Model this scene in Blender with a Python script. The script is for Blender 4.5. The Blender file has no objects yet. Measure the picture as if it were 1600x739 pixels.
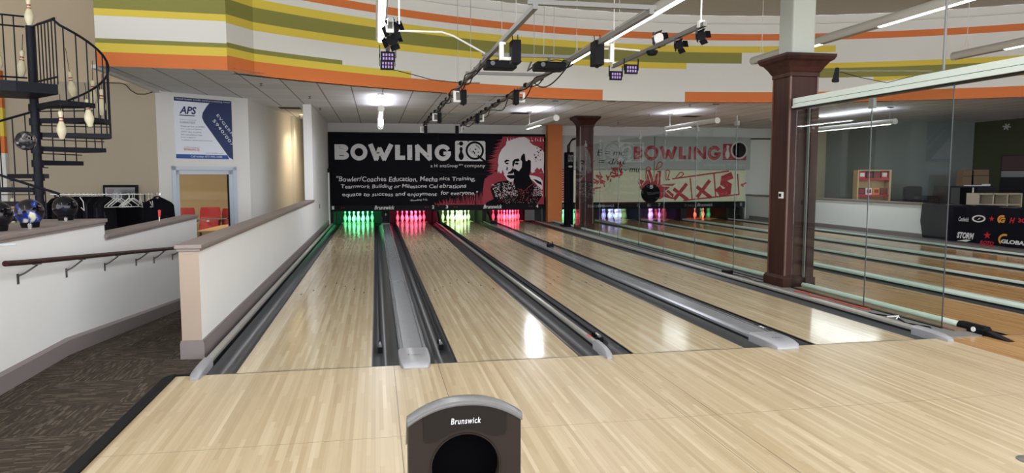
import bpy, bmesh, math, random
from mathutils import Vector, Matrix
random.seed(7)
C = bpy.context.scene.collection
S = bpy.context.scene
PI = math.pi

# ------------------------------------------------------------------ camera, world, exposure
cam_d = bpy.data.cameras.new('camera'); cam = bpy.data.objects.new('camera', cam_d); C.objects.link(cam)
cam.location = (0, -5.853, 1.577)
cam.rotation_euler = (math.radians(90 - 4.9085), 0, math.radians(-10.9056))
cam_d.sensor_fit = 'HORIZONTAL'; cam_d.sensor_width = 36; cam_d.lens = 36 * 1103.2 / 1600
cam_d.clip_start = 0.05; cam_d.clip_end = 200
S.camera = cam
S.view_settings.view_transform = 'Standard'; S.view_settings.look = 'None'
S.view_settings.gamma = 1; S.view_settings.use_curve_mapping = False
S.view_settings.exposure = 0.0
w = bpy.data.worlds.new('world'); S.world = w; w.use_nodes = True
w.node_tree.nodes['Background'].inputs[0].default_value = (0.94, 0.97, 1.0, 1)
w.node_tree.nodes['Background'].inputs[1].default_value = 4.6
TUBE_WATT = 6.0      # per metre of hall lamp
DROP_WATT = 38.0       # per metre of lamp under the low ceiling
PIT_WATT = 21.0

def light_area(name, loc, sx, sy, watt, col=(0.93, 0.96, 1.0), rot=(0, 0, 0), parent=None, spread=180):
    d = bpy.data.lights.new(name, 'AREA'); d.shape = 'RECTANGLE'; d.size = sx; d.size_y = sy
    d.energy = watt; d.color = col; d.spread = math.radians(spread)
    o = bpy.data.objects.new(name, d); C.objects.link(o); o.location = loc; o.rotation_euler = rot
    if parent:
        o.parent = parent; o.location = Vector(loc) - parent.location
    return o

# ------------------------------------------------------------------ materials
def srgb(r, g, b):
    f = lambda c: (c / 255 / 12.92) if c / 255 <= 0.04045 else ((c / 255 + 0.055) / 1.055) ** 2.4
    return (f(r), f(g), f(b), 1)
def mat(name, col, rough=0.6, metal=0.0, emit=None, es=1.0, coat=0.0, noise=0.0, nscale=6.0, bump=0.0, spec=0.5):
    m = bpy.data.materials.new(name); m.use_nodes = True; nt = m.node_tree; b = nt.nodes['Principled BSDF']
    b.inputs['Base Color'].default_value = col; b.inputs['Roughness'].default_value = rough
    b.inputs['Metallic'].default_value = metal; b.inputs['Coat Weight'].default_value = coat
    b.inputs['Specular IOR Level'].default_value = spec
    if emit:
        b.inputs['Emission Color'].default_value = emit; b.inputs['Emission Strength'].default_value = es
    if noise or bump:
        tc = nt.nodes.new('ShaderNodeTexCoord'); n = nt.nodes.new('ShaderNodeTexNoise')
        n.inputs['Scale'].default_value = nscale; n.inputs['Detail'].default_value = 5
        nt.links.new(tc.outputs['Object'], n.inputs['Vector'])
        if noise:
            mr = nt.nodes.new('ShaderNodeMapRange'); mr.inputs[3].default_value = 1 - noise; mr.inputs[4].default_value = 1 + noise
            nt.links.new(n.outputs['Fac'], mr.inputs[0])
            mx = nt.nodes.new('ShaderNodeVectorMath'); mx.operation = 'SCALE'; mx.inputs[0].default_value = col[:3]
            nt.links.new(mr.outputs[0], mx.inputs['Scale']); nt.links.new(mx.outputs[0], b.inputs['Base Color'])
        if bump:
            bp = nt.nodes.new('ShaderNodeBump'); bp.inputs['Strength'].default_value = bump; bp.inputs['Distance'].default_value = 0.01
            nt.links.new(n.outputs['Fac'], bp.inputs['Height']); nt.links.new(bp.outputs[0], b.inputs['Normal'])
    return m
class NG:
    """small node writer"""
    def __init__(s, name):
        s.m = bpy.data.materials.new(name); s.m.use_nodes = True; s.nt = s.m.node_tree; s.b = s.nt.nodes['Principled BSDF']
        s.pos = s.nt.nodes.new('ShaderNodeNewGeometry').outputs['Position']
        sp = s.nt.nodes.new('ShaderNodeSeparateXYZ'); s.nt.links.new(s.pos, sp.inputs[0]); s.x, s.y, s.z = sp.outputs
    def math(s, op, a, b=None, c=None):
        n = s.nt.nodes.new('ShaderNodeMath'); n.operation = op
        for i, v in enumerate((a, b, c)):
            if v is None: continue
            if isinstance(v, (int, float)): n.inputs[i].default_value = v
            else: s.nt.links.new(v, n.inputs[i])
        return n.outputs[0]
    def white(s, a, b=None):
        n = s.nt.nodes.new('ShaderNodeTexWhiteNoise')
        if b is None:
            n.noise_dimensions = '1D'; s.nt.links.new(a, n.inputs['W'])
        else:
            n.noise_dimensions = '2D'; c = s.nt.nodes.new('ShaderNodeCombineXYZ'); s.nt.links.new(a, c.inputs[0]); s.nt.links.new(b, c.inputs[1])
            s.nt.links.new(c.outputs[0], n.inputs['Vector'])
        return n.outputs['Value']
    def noise(s, scale, vec=None, detail=4, stretch=None):
        n = s.nt.nodes.new('ShaderNodeTexNoise'); n.inputs['Scale'].default_value = scale; n.inputs['Detail'].default_value = detail
        v = vec or s.pos
        if stretch:
            mp = s.nt.nodes.new('ShaderNodeVectorMath'); mp.operation = 'MULTIPLY'; mp.inputs[1].default_value = stretch
            s.nt.links.new(v, mp.inputs[0]); v = mp.outputs[0]
        s.nt.links.new(v, n.inputs['Vector']); return n.outputs['Fac']
    def ramp(s, fac, stops):
        n = s.nt.nodes.new('ShaderNodeValToRGB'); e = n.color_ramp.elements
        while len(e) < len(stops): e.new(0.5)
        for i, (p, c) in enumerate(stops): e[i].position = p; e[i].color = c
        s.nt.links.new(fac, n.inputs[0]); return n.outputs[0]
    def mix(s, fac, a, b):
        n = s.nt.nodes.new('ShaderNodeMix'); n.data_type = 'RGBA'
        for i, v in ((0, fac), (6, a), (7, b)):
            if isinstance(v, (int, float)): n.inputs[i].default_value = v
            elif isinstance(v, tuple): n.inputs[i].default_value = v
            else: s.nt.links.new(v, n.inputs[i])
        return n.outputs[2]
    def set(s, sock, v):
        if isinstance(v, (int, float, tuple)): s.b.inputs[sock].default_value = v
        else: s.nt.links.new(v, s.b.inputs[sock])
    def bump(s, h, strength, dist=0.01):
        n = s.nt.nodes.new('ShaderNodeBump'); n.inputs['Strength'].default_value = strength; n.inputs['Distance'].default_value = dist
        s.nt.links.new(h, n.inputs['Height']); s.nt.links.new(n.outputs[0], s.b.inputs['Normal'])

def lane_wood(name, stops, rough, seams=(), cross=(), bw=0.0262, seg=0.55, line=0.42, spec=0.5, darkline=(0.16, 0.11, 0.07, 1)):
    g = NG(name)
    sx = g.math('DIVIDE', g.x, bw); idx = g.math('FLOOR', sx); fr = g.math('FRACT', sx)
    off = g.math('MULTIPLY', g.white(idx), 7.3)
    seg_i = g.math('FLOOR', g.math('DIVIDE', g.math('ADD', g.y, off), seg))
    v = g.white(idx, seg_i)
    strip = g.white(g.math('ADD', idx, 91.5))
    grp = g.white(g.math('FLOOR', g.math('DIVIDE', g.x, bw * 3.0)))
    grain = g.noise(60, stretch=(1, 0.03, 1), detail=3)
    f = g.math('ADD', g.math('MULTIPLY', v, 0.34), g.math('MULTIPLY', strip, 0.40))
    f = g.math('ADD', f, g.math('MULTIPLY', grp, 0.08)); f = g.math('ADD', f, g.math('MULTIPLY', grain, 0.18))
    col = g.ramp(f, stops)
    ln = g.math('LESS_THAN', fr, 0.045)
    lr = g.math('GREATER_THAN', g.white(g.math('ADD', idx, 13.2)), 0.45)
    col = g.mix(g.math('MULTIPLY', g.math('MULTIPLY', ln, lr), line), col, darkline)
    for sxx in seams:
        a = g.math('LESS_THAN', g.math('ABSOLUTE', g.math('SUBTRACT', g.x, sxx)), 0.0022)
        col = g.mix(g.math('MULTIPLY', a, 0.85), col, (0.06, 0.04, 0.03, 1))
    for cy in cross:
        a = g.math('LESS_THAN', g.math('ABSOLUTE', g.math('SUBTRACT', g.y, cy)), 0.003)
        col = g.mix(g.math('MULTIPLY', a, 0.55), col, (0.08, 0.06, 0.04, 1))
    g.set('Base Color', col)
    r = g.math('MULTIPLY_ADD', g.noise(3.0), 0.10, rough - 0.05)
    g.set('Roughness', r); g.set('Specular IOR Level', spec)
    return g.m
M = {}
MAPLE = [(0.1, srgb(180, 160, 127)), (0.4, srgb(193, 173, 140)), (0.62, srgb(204, 187, 155)), (0.9, srgb(216, 201, 172))]
MAPLE2 = [(0.1, srgb(178, 157, 124)), (0.4, srgb(192, 171, 137)), (0.65, srgb(203, 184, 152)), (0.9, srgb(215, 198, 169))]
OAK = [(0.0, srgb(160, 116, 70)), (0.4, srgb(184, 140, 90)), (0.7, srgb(200, 156, 104)), (1.0, srgb(214, 172, 122))]
M['lane'] = lane_wood('lane_maple', MAPLE, 0.13, spec=0.6)
M['approach'] = lane_wood('approach_maple', MAPLE2, 0.30, seams=(0.125, 0.49, 1.98, 2.20, 4.9), cross=(-1.63,), spec=0.5)
M['oldlane'] = lane_wood('amber_lane', OAK, 0.16, spec=0.5, line=0.4)
M['oldapp'] = lane_wood('amber_approach', OAK, 0.24, seams=(5.97, 5.55), line=0.4)
M['gutter'] = mat('gutter_plastic', srgb(58, 60, 64), 0.34, spec=0.35, noise=0.18, nscale=3)
M['gutterdark'] = mat('gutter_edge', srgb(24, 25, 28), 0.4)
M['cap'] = mat('capping_grey', srgb(158, 162, 168), 0.22, 0.35, noise=0.08, nscale=9)
M['capedge'] = mat('capping_edge', srgb(190, 193, 197), 0.3, 0.3)
M['nose'] = mat('capping_nose', srgb(156, 156, 162), 0.34, 0.1)
M['whitecap'] = mat('white_capping', srgb(214, 226, 216), 0.35)
M['railalu'] = mat('rail_aluminium', srgb(186, 184, 178), 0.3, 0.5)
M['black'] = mat('black_plastic', (0.006, 0.006, 0.008, 1), 0.55, spec=0.12)
M['blacksoft'] = mat('black_matte', (0.012, 0.012, 0.013, 1), 0.8)
M['mask'] = mat('mask_black', (0.007, 0.0065, 0.010, 1), 0.7, spec=0.08)
M['maskgap'] = mat('mask_joint', (0.004, 0.004, 0.005, 1), 0.8)
M['pit'] = mat('pit_black', (0.006, 0.006, 0.007, 1), 0.7)
M['pin'] = mat('pin_white', (0.86, 0.86, 0.84, 1), 0.25)
M['pinold'] = mat('pin_cream', srgb(226, 216, 184), 0.35)
M['pinstripe'] = mat('pin_red', (0.35, 0.01, 0.015, 1), 0.4)
M['wall_white'] = mat('wall_white_paint', srgb(228, 228, 228), 0.75, noise=0.03, nscale=2)
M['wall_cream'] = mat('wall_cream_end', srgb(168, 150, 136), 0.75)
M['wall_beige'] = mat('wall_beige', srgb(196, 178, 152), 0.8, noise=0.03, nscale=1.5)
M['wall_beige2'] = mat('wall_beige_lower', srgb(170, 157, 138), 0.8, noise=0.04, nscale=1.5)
M['wall_grey'] = mat('wall_grey_white', srgb(214, 212, 208), 0.8, noise=0.02, nscale=2)
M['wall_blue'] = mat('wall_grey_green', srgb(112, 119, 116), 0.8, noise=0.03, nscale=2)
M['wall_tan'] = mat('wall_tan', srgb(178, 166, 140), 0.8)
M['wall_olive'] = mat('wall_dark_olive', srgb(70, 74, 52), 0.85)
M['soffit_white'] = mat('band_white', srgb(214, 212, 206), 0.8)
M['soffit_white2'] = mat('band_grey', srgb(206, 205, 200), 0.8)
M['orange'] = mat('band_orange', srgb(206, 112, 54), 0.75)
M['yellow'] = mat('band_yellow', srgb(212, 188, 70), 0.75)
M['olive'] = mat('band_olive', srgb(130, 128, 62), 0.75)
M['orangepillar'] = mat('pillar_orange', srgb(192, 112, 56), 0.7)
M['highceil'] = mat('high_ceiling', srgb(176, 175, 165), 0.9)
M['taupe'] = mat('taupe_trim', srgb(138, 126, 122), 0.5, noise=0.05, nscale=5)
M['taupebase'] = mat('taupe_base', srgb(128, 118, 118), 0.5)
M['iron'] = mat('black_iron', srgb(28, 29, 38), 0.5, 0.0, spec=0.15)
M['strut'] = mat('galvanised_strut', srgb(118, 117, 115), 0.45, 0.3)
M['lens'] = mat('lens_dark', (0.03, 0.03, 0.04, 1), 0.1)
M['strutdark'] = mat('dark_steel', srgb(84, 82, 80), 0.45, 0.5)
M['white'] = mat('white_metal', srgb(226, 226, 224), 0.45)
M['lamphousing'] = mat('lamp_housing', srgb(206, 205, 198), 0.5)
M['wire'] = mat('steel_wire', srgb(150, 150, 148), 0.4, 0.4)
M['cord'] = mat('white_cord', srgb(222, 220, 214), 0.6)
M['tube'] = mat('lit_diffuser', (1, 1, 1, 1), 0.5, emit=(0.92, 0.96, 1, 1), es=5.0)
M['tubeoff'] = mat('unlit_diffuser', srgb(150, 148, 140), 0.5)
M['led'] = mat('led_violet', (0.1, 0.05, 0.15, 1), 0.5, emit=(0.62, 0.4, 0.85, 1), es=0.55)
M['chrome'] = mat('chrome', (0.8, 0.8, 0.82, 1), 0.15, 1.0)
M['alu'] = mat('door_aluminium', srgb(196, 204, 216), 0.35, 0.3)
M['red'] = mat('seat_red', srgb(178, 24, 38), 0.5)
M['tablewood'] = mat('table_beech', srgb(240, 196, 150), 0.4)
M['cloth'] = mat('black_cloth', (0.006, 0.006, 0.009, 1), 0.95, spec=0.05, bump=0.6, nscale=14)
M['cloth2'] = mat('charcoal_cloth', (0.013, 0.013, 0.017, 1), 0.95, spec=0.05, bump=0.6, nscale=10)
M['bannercloth'] = mat('banner_black_cloth', (0.008, 0.008, 0.014, 1), 0.8, spec=0.08, bump=0.4, nscale=4)
M['txt'] = mat('print_white', srgb(226, 224, 226), 0.6)
M['txtdim'] = mat('print_grey', srgb(150, 150, 152), 0.6)
M['inkred'] = mat('ink_crimson', srgb(158, 30, 52), 0.6)
M['inkwhite'] = mat('ink_white', srgb(228, 220, 224), 0.6)
M['inkblack'] = mat('ink_black', (0.007, 0.0065, 0.009, 1), 0.7, spec=0.08)
M['greymask'] = mat('mask_grey', srgb(168, 170, 168), 0.6)
M['creammask'] = mat('mask_cream', srgb(220, 218, 190), 0.6)
M['ghost'] = mat('ink_pale_grey', srgb(196, 198, 196), 0.6)
M['inkbrick'] = mat('ink_brick', srgb(176, 52, 60), 0.6)
M['navy'] = mat('print_navy', srgb(34, 48, 92), 0.5)
M['blueprint'] = mat('print_blue', srgb(40, 78, 150), 0.5)
M['paper'] = mat('poster_white', srgb(222, 226, 236), 0.5)
M['silver'] = mat('print_silver', srgb(206, 212, 222), 0.5)
M['hood'] = mat('hood_brown_plastic', srgb(40, 33, 30), 0.5, spec=0.12, noise=0.05, nscale=30)
M['hoodpanel'] = mat('hood_panel', srgb(31, 26, 24), 0.55, spec=0.1)
M['hoodtop'] = mat('hood_top_grey', srgb(122, 122, 124), 0.3, 0.2)
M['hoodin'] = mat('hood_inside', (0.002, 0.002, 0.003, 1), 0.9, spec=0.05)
M['sticker'] = mat('red_sticker', srgb(212, 90, 80), 0.5)
M['redcable'] = mat('orange_cable', srgb(200, 70, 50), 0.6)
M['chalk'] = mat('dusty_ledge', srgb(118, 116, 114), 0.9, noise=0.25, nscale=7)
M['ledgewood'] = mat('ledge_boards', srgb(124, 98, 76), 0.6, noise=0.15, nscale=6)
M['birch'] = mat('birch_ply', srgb(210, 176, 134), 0.55)
M['gold'] = mat('print_gold', srgb(226, 160, 60), 0.5)
M['logored'] = mat('print_red', srgb(196, 30, 50), 0.5)
M['card'] = mat('cardboard', srgb(120, 100, 78), 0.8)
M['warm'] = mat('wall_warm', srgb(214, 192, 160), 0.8)
M['doordark'] = mat('door_dark_brown', srgb(96, 76, 56), 0.7)  # even dark brown of the corridor door, reused on the service wall
M['bluecol'] = mat('post_paint', srgb(170, 174, 166), 0.6)
M['deskdark'] = mat('desk_dark', srgb(40, 40, 46), 0.5)
M['cubby'] = mat('cubby_pale', srgb(188, 176, 154), 0.6)
M['cubbyin'] = mat('cubby_inside', srgb(96, 84, 72), 0.7)

def columnwood():
    g = NG('mahogany'); n = g.noise(9, stretch=(1, 1, 0.08), detail=5)
    g.set('Base Color', g.ramp(n, [(0.3, srgb(42, 23, 20)), (0.7, srgb(66, 38, 32))]))
    g.set('Roughness', 0.45); g.set('Specular IOR Level', 0.15); return g.m
M['mahog'] = columnwood()
M['mahogtrim'] = mat('mahogany_light', srgb(88, 54, 42), 0.3)
def carpet():
    g = NG('carpet_tiles')
    tx = g.math('FLOOR', g.math('DIVIDE', g.x, 0.6)); ty = g.math('FLOOR', g.math('DIVIDE', g.y, 0.6))
    par = g.math('MODULO', g.math('ABSOLUTE', g.math('ADD', tx, ty)), 2.0)
    def dashes(a, b, off):
        ra = g.math('FLOOR', g.math('DIVIDE', a, 0.013)); sh = g.math('MULTIPLY', g.white(g.math('ADD', ra, off)), 5.0)
        cb = g.math('FLOOR', g.math('DIVIDE', g.math('ADD', b, sh), 0.085)); return g.white(ra, cb)
    d = g.mix(par, dashes(g.x, g.y, 3.1), dashes(g.y, g.x, 9.7))
    fine = g.noise(160, detail=2); col = g.ramp(d, [(0.0, srgb(62, 54, 47)), (0.5, srgb(74, 65, 57)), (0.80, srgb(88, 78, 69)), (0.95, srgb(108, 98, 88))])
    col = g.mix(g.math('MULTIPLY', fine, 0.45), col, srgb(44, 38, 34)); g.set('Base Color', col); g.set('Roughness', 0.95); g.bump(fine, 0.5, 0.004); g.set('Specular IOR Level', 0.15)
    return g.m
M['carpet'] = carpet()
def ceil_tiles():
    g = NG('ceiling_tiles')
    fx = g.math('FRACT', g.math('DIVIDE', g.math('ADD', g.x, 0.45 + 12.2), 0.61)); fy = g.math('FRACT', g.math('DIVIDE', g.math('ADD', g.y, 0.2), 0.61))
    lx = g.math('LESS_THAN', fx, 0.042); ly = g.math('LESS_THAN', fy, 0.035)
    tile = g.white(g.math('FLOOR', g.math('DIVIDE', g.math('ADD', g.x, 12.65), 1.22)), g.math('FLOOR', g.math('DIVIDE', g.math('ADD', g.y, 0.2), 0.61)))
    col = g.ramp(tile, [(0, srgb(216, 216, 217)), (1, srgb(228, 228, 229))])
    col = g.mix(g.math('MULTIPLY', lx, 0.75), col, srgb(84, 80, 76)); col = g.mix(g.math('MULTIPLY', ly, 0.35), col, srgb(120, 116, 110))
    g.set('Base Color', col); g.set('Roughness', 0.9); return g.m
M['tiles'] = ceil_tiles()
def distressed(name, col, back, scale=5.0, th=0.36):
    g = NG(name); n = g.noise(scale, stretch=(1, 1, 1.6), detail=6); a = g.math('LESS_THAN', n, th)
    g.set('Base Color', g.mix(a, col, back)); g.set('Roughness', 0.6); return g.m
M['txtworn'] = distressed('print_white_worn', srgb(216, 214, 216), (0.012, 0.011, 0.015, 1), 9.0, 0.335)
M['redworn'] = distressed('print_red_worn', srgb(160, 44, 54), srgb(168, 170, 168), 9.0, 0.33)
M['brickworn'] = distressed('print_brick_worn', srgb(176, 52, 60), srgb(220, 218, 190), 7.0, 0.38)
def ball_mat(name, base, c2, c3=None, scale=6.0, lo=0.5, hi=0.6):
    m = bpy.data.materials.new(name); m.use_nodes = True; nt = m.node_tree; b = nt.nodes['Principled BSDF']
    tc = nt.nodes.new('ShaderNodeTexCoord'); n = nt.nodes.new('ShaderNodeTexNoise'); n.inputs['Scale'].default_value = scale; n.inputs['Detail'].default_value = 7; n.inputs['Distortion'].default_value = 0.8
    nt.links.new(tc.outputs['Object'], n.inputs['Vector']); r = nt.nodes.new('ShaderNodeValToRGB'); e = r.color_ramp.elements
    e[0].position = lo; e[0].color = base; e[1].position = hi; e[1].color = c2
    if c3: q = e.new(min(0.98, hi + 0.05)); q.color = c3
    nt.links.new(n.outputs['Fac'], r.inputs[0]); nt.links.new(r.outputs[0], b.inputs['Base Color'])
    b.inputs['Roughness'].default_value = 0.10; b.inputs['Specular IOR Level'].default_value = 0.35; return m
M['ball_black'] = ball_mat('ball_black', (0.004, 0.004, 0.007, 1), (0.012, 0.018, 0.04, 1), (0.25, 0.28, 0.33, 1), 6, 0.55, 0.70)
M['ball_blue'] = ball_mat('ball_blue', (0.01, 0.008, 0.012, 1), (0.02, 0.05, 0.34, 1), (0.7, 0.68, 0.5, 1), 4, 0.50, 0.57)
M['ball_grey'] = ball_mat('ball_speckle', (0.02, 0.02, 0.024, 1), (0.12, 0.11, 0.11, 1), (0.35, 0.33, 0.32, 1), 16, 0.46, 0.58)
def glass_mat(name, tint, fac_ior=1.5):
    m = bpy.data.materials.new(name); m.use_nodes = True; nt = m.node_tree; nt.nodes.clear()
    o = nt.nodes.new('ShaderNodeOutputMaterial'); mx = nt.nodes.new('ShaderNodeMixShader'); t = nt.nodes.new('ShaderNodeBsdfTransparent'); g = nt.nodes.new('ShaderNodeBsdfGlossy')
    lw = nt.nodes.new('ShaderNodeLayerWeight'); lw.inputs[0].default_value = 0.5; pw = nt.nodes.new('ShaderNodeMath'); pw.operation = 'POWER'; pw.inputs[1].default_value = 5.0; nt.links.new(lw.outputs['Facing'], pw.inputs[0]); f = nt.nodes.new('ShaderNodeMath'); f.operation = 'MULTIPLY_ADD'; f.inputs[1].default_value = 0.45; f.inputs[2].default_value = 0.035; nt.links.new(pw.outputs[0], f.inputs[0]); t.inputs[0].default_value = tint; g.inputs['Roughness'].default_value = 0.0
    nt.links.new(f.outputs[0], mx.inputs[0]); nt.links.new(t.outputs[0], mx.inputs[1]); nt.links.new(g.outputs[0], mx.inputs[2]); nt.links.new(mx.outputs[0], o.inputs[0]); return m
M['glass'] = glass_mat('clear_glass', (0.90, 0.94, 0.92, 1), 1.33)
M['glassedge'] = mat('glass_edge', srgb(26, 32, 32), 0.4)
M['greytube'] = glass_mat('acrylic_tube', (0.8, 0.82, 0.82, 1), 1.3)

# ------------------------------------------------------------------ mesh helpers
class MB:
    def __init__(s): s.v = []; s.f = []; s.mi = []; s.sm = []
    def add(s, vs, fs, mi=0, smooth=False):
        n = len(s.v); s.v += [tuple(v) for v in vs]
        for f in fs: s.f.append([i + n for i in f]); s.mi.append(mi); s.sm.append(smooth)
        return s
    def box(s, x0, x1, y0, y1, z0, z1, mi=0):
        v = [(x, y, z) for z in (z0, z1) for y in (y0, y1) for x in (x0, x1)]
        return s.add(v, [(0, 2, 3, 1), (4, 5, 7, 6), (0, 1, 5, 4), (2, 6, 7, 3), (0, 4, 6, 2), (1, 3, 7, 5)], mi)
    def obox(s, c, u, v, w, mi=0):
        c, u, v, w = map(Vector, (c, u, v, w)); P = [c + a * u + b * v + d * w for d in (-1, 1) for b in (-1, 1) for a in (-1, 1)]
        return s.add(P, [(0, 2, 3, 1), (4, 5, 7, 6), (0, 1, 5, 4), (2, 6, 7, 3), (0, 4, 6, 2), (1, 3, 7, 5)], mi)
    def tube(s, pts, r, n=8, mi=0, closed_ends=True, r2=None):
        pts = [Vector(p) for p in pts]; rings = []
        for i, p in enumerate(pts):
            d = (pts[min(i + 1, len(pts) - 1)] - pts[max(i - 1, 0)]).normalized()
            ref = Vector((0, 0, 1)) if abs(d.z) < 0.9 else Vector((1, 0, 0))
            a = d.cross(ref).normalized(); b = d.cross(a).normalized()
            rr = r if r2 is None else r + (r2 - r) * i / (len(pts) - 1)
            rings.append([p + (a * math.cos(2 * PI * k / n) + b * math.sin(2 * PI * k / n)) * rr for k in range(n)])
        v = [q for rg in rings for q in rg]; f = []
        for i in range(len(pts) - 1):
            for k in range(n): f.append((i * n + k, i * n + (k + 1) % n, (i + 1) * n + (k + 1) % n, (i + 1) * n + k))
        if closed_ends: f += [tuple(range(n))[::-1], tuple((len(pts) - 1) * n + k for k in range(n))]
        return s.add(v, f, mi, True)
    def lathe(s, prof, c=(0, 0, 0), n=20, mi=0, axis=None, a0=0, a1=2 * PI):
        c = Vector(c); v = []; f = []; full = abs(a1 - a0 - 2 * PI) < 1e-6; m = n if full else n + 1
        for r, z in prof:
            for k in range(m):
                a = a0 + (a1 - a0) * k / n; v.append(Vector((r * math.cos(a), r * math.sin(a), z)))
        if axis is not None: v = [axis @ q for q in v]
        v = [q + c for q in v]
        for i in range(len(prof) - 1):
            for k in range(n): f.append((i * m + k, i * m + (k + 1) % m, (i + 1) * m + (k + 1) % m, (i + 1) * m + k))
        if full:
            if prof[0][0] > 1e-5: f.append(tuple(range(n))[::-1])
            if prof[-1][0] > 1e-5: f.append(tuple((len(prof) - 1) * n + k for k in range(n)))
        return s.add(v, f, mi, True)
    def prism(s, poly, h0, h1, fr=lambda a, b, h: (a, b, h), mi=0, smooth=False):
        """polygon (a,b) extruded from h0 to h1, frame maps (a,b,h) to xyz; concave polygons are triangulated"""
        from mathutils.geometry import tessellate_polygon
        n = len(poly); v = [fr(a, b, h0) for a, b in poly] + [fr(a, b, h1) for a, b in poly]
        tris = tessellate_polygon([[Vector((a, b, 0)) for a, b in poly]])
        f = [tuple(t) for t in tris] + [tuple(i + n for i in t[::-1]) for t in tris]
        f += [(i, (i + 1) % n, (i + 1) % n + n, i + n) for i in range(n)]
        return s.add(v, f, mi, smooth)
    def build(s, name, m, parent=None, loc=None, bevel=0, autosm=True):
        me = bpy.data.meshes.new(name); o0 = Vector((0, 0, 0)) if loc is None else Vector(loc)
        base = parent_world(parent) if parent else o0
        me.from_pydata([tuple(Vector(v) - base) for v in s.v], [], s.f)
        ms = m if isinstance(m, (list, tuple)) else [m]
        for x in ms: me.materials.append(x)
        for p, i, q in zip(me.polygons, s.mi, s.sm): p.material_index = i; p.use_smooth = q
        bm = bmesh.new(); bm.from_mesh(me); bmesh.ops.recalc_face_normals(bm, faces=bm.faces); bm.to_mesh(me); bm.free()
        if any(s.sm):
            try: me.set_sharp_from_angle(angle=math.radians(42))
            except Exception: pass
        o = bpy.data.objects.new(name, me); C.objects.link(o)
        if parent: o.parent = parent
        else: o.location = base
        if bevel:
            b = o.modifiers.new('bevel', 'BEVEL'); b.width = bevel; b.segments = 2; b.limit_method = 'ANGLE'; b.angle_limit = math.radians(50)
        return o
def parent_world(p):
    v = Vector((0, 0, 0))
    while p is not None: v += p.location; p = p.parent
    return v
def tag(o, label, cat, group=None, kind=None):
    o['label'] = label; o['category'] = cat
    if group: o['group'] = group
    if kind: o['kind'] = kind
    return o
def thing(name, label, cat, loc=(0, 0, 0), group=None):
    o = bpy.data.objects.new(name, None); C.objects.link(o); o.location = loc; o.empty_display_size = 0.1
    return tag(o, label, cat, group)
def struct(name, mb, m, label=None, cat='structure', **k):
    o = mb.build(name, m, **k); o['kind'] = 'structure'
    if label: o['label'] = label; o['category'] = cat
    return o
def copy_tree(o, parent=None, loc=None):
    c = o.copy(); C.objects.link(c)
    if parent: c.parent = parent
    if loc is not None: c.location = loc
    for ch in list(o.children): copy_tree(ch, c)
    return c

# lettering: built-in font turned into geometry and fitted to a rectangle
_tc = {}
def glyphs(s, bold=0.0, shear=0.0, space=1.0):
    k = (s, bold, shear, space)
    if k not in _tc:
        cu = bpy.data.curves.new('t', 'FONT'); cu.body = s; cu.offset = bold; cu.shear = shear; cu.resolution_u = 3; cu.space_character = space
        ob = bpy.data.objects.new('t', cu); C.objects.link(ob); bpy.context.view_layer.update()
        me = ob.evaluated_get(bpy.context.evaluated_depsgraph_get()).to_mesh()
        v = [tuple(q.co) for q in me.vertices]; f = [tuple(p.vertices) for p in me.polygons]
        ob.to_mesh_clear(); bpy.data.objects.remove(ob); bpy.data.curves.remove(cu)
        xs = [a[0] for a in v]; ys = [a[1] for a in v]; x0, x1, y0, y1 = min(xs), max(xs), min(ys), max(ys)
        _tc[k] = ([((a[0] - x0) / (x1 - x0), (a[1] - y0) / (y1 - y0)) for a in v], f, (x1 - x0) / (y1 - y0))
    return _tc[k]
def put_text(mb, s, fr, x0, x1, z0, z1, bold=0.0, shear=0.0, space=1.0, mi=0, warp=None):
    v, f, asp = glyphs(s, bold, shear, space)
    if x1 is None: x1 = x0 + asp * (z1 - z0)
    P = []
    for a, b in v:
        X = x0 + a * (x1 - x0); Z = z0 + b * (z1 - z0)
        if warp: X, Z = warp(X, Z)
        P.append(fr(X, Z))
    mb.add(P, f, mi)
def lift(mb, P):
    # each print layer sits a hair above the one before it
    P = [Vector(p) for p in P]; nn = (P[1] - P[0]).cross(P[2] - P[0])
    if nn.length < 1e-9: return P
    nn.normalize()
    if nn.dot(cam.location - P[0]) < 0: nn = -nn
    mb.lay = (getattr(mb, 'lay', 0) + 1) % 9
    return [p + nn * (mb.lay * 0.00022) for p in P]
def flat_poly(mb, pts, fr, mi=0):
    from mathutils.geometry import tessellate_polygon
    t = tessellate_polygon([[Vector((a, b, 0)) for a, b in pts]]); mb.add(lift(mb, [fr(a, b) for a, b in pts]), [tuple(x) for x in t], mi)
def poly_line(mb, pts, wd, fr, mi=0, closed=False):
    """brush line in a plane (2D pts) as thin quads with round-ish joints"""
    P = [Vector((p[0], p[1])) for p in pts]
    if closed: P.append(P[0])
    for a, b in zip(P, P[1:]):
        d = (b - a)
        if d.length < 1e-6: continue
        d.normalize(); n = Vector((-d.y, d.x)) * wd / 2; e = d * wd * 0.35
        q = [a - e - n, b + e - n, b + e + n, a - e + n]; mb.add(lift(mb, [fr(t.x, t.y) for t in q]), [(0, 1, 2, 3)], mi)
def disc(cx, cz, rx, rz=None, n=24, a0=0, a1=2 * PI):
    rz = rz or rx; return [(cx + rx * math.cos(a0 + (a1 - a0) * k / n), cz + rz * math.sin(a0 + (a1 - a0) * k / n)) for k in range(n + (0 if abs(a1 - a0 - 2 * PI) < 1e-6 else 1))]
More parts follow.
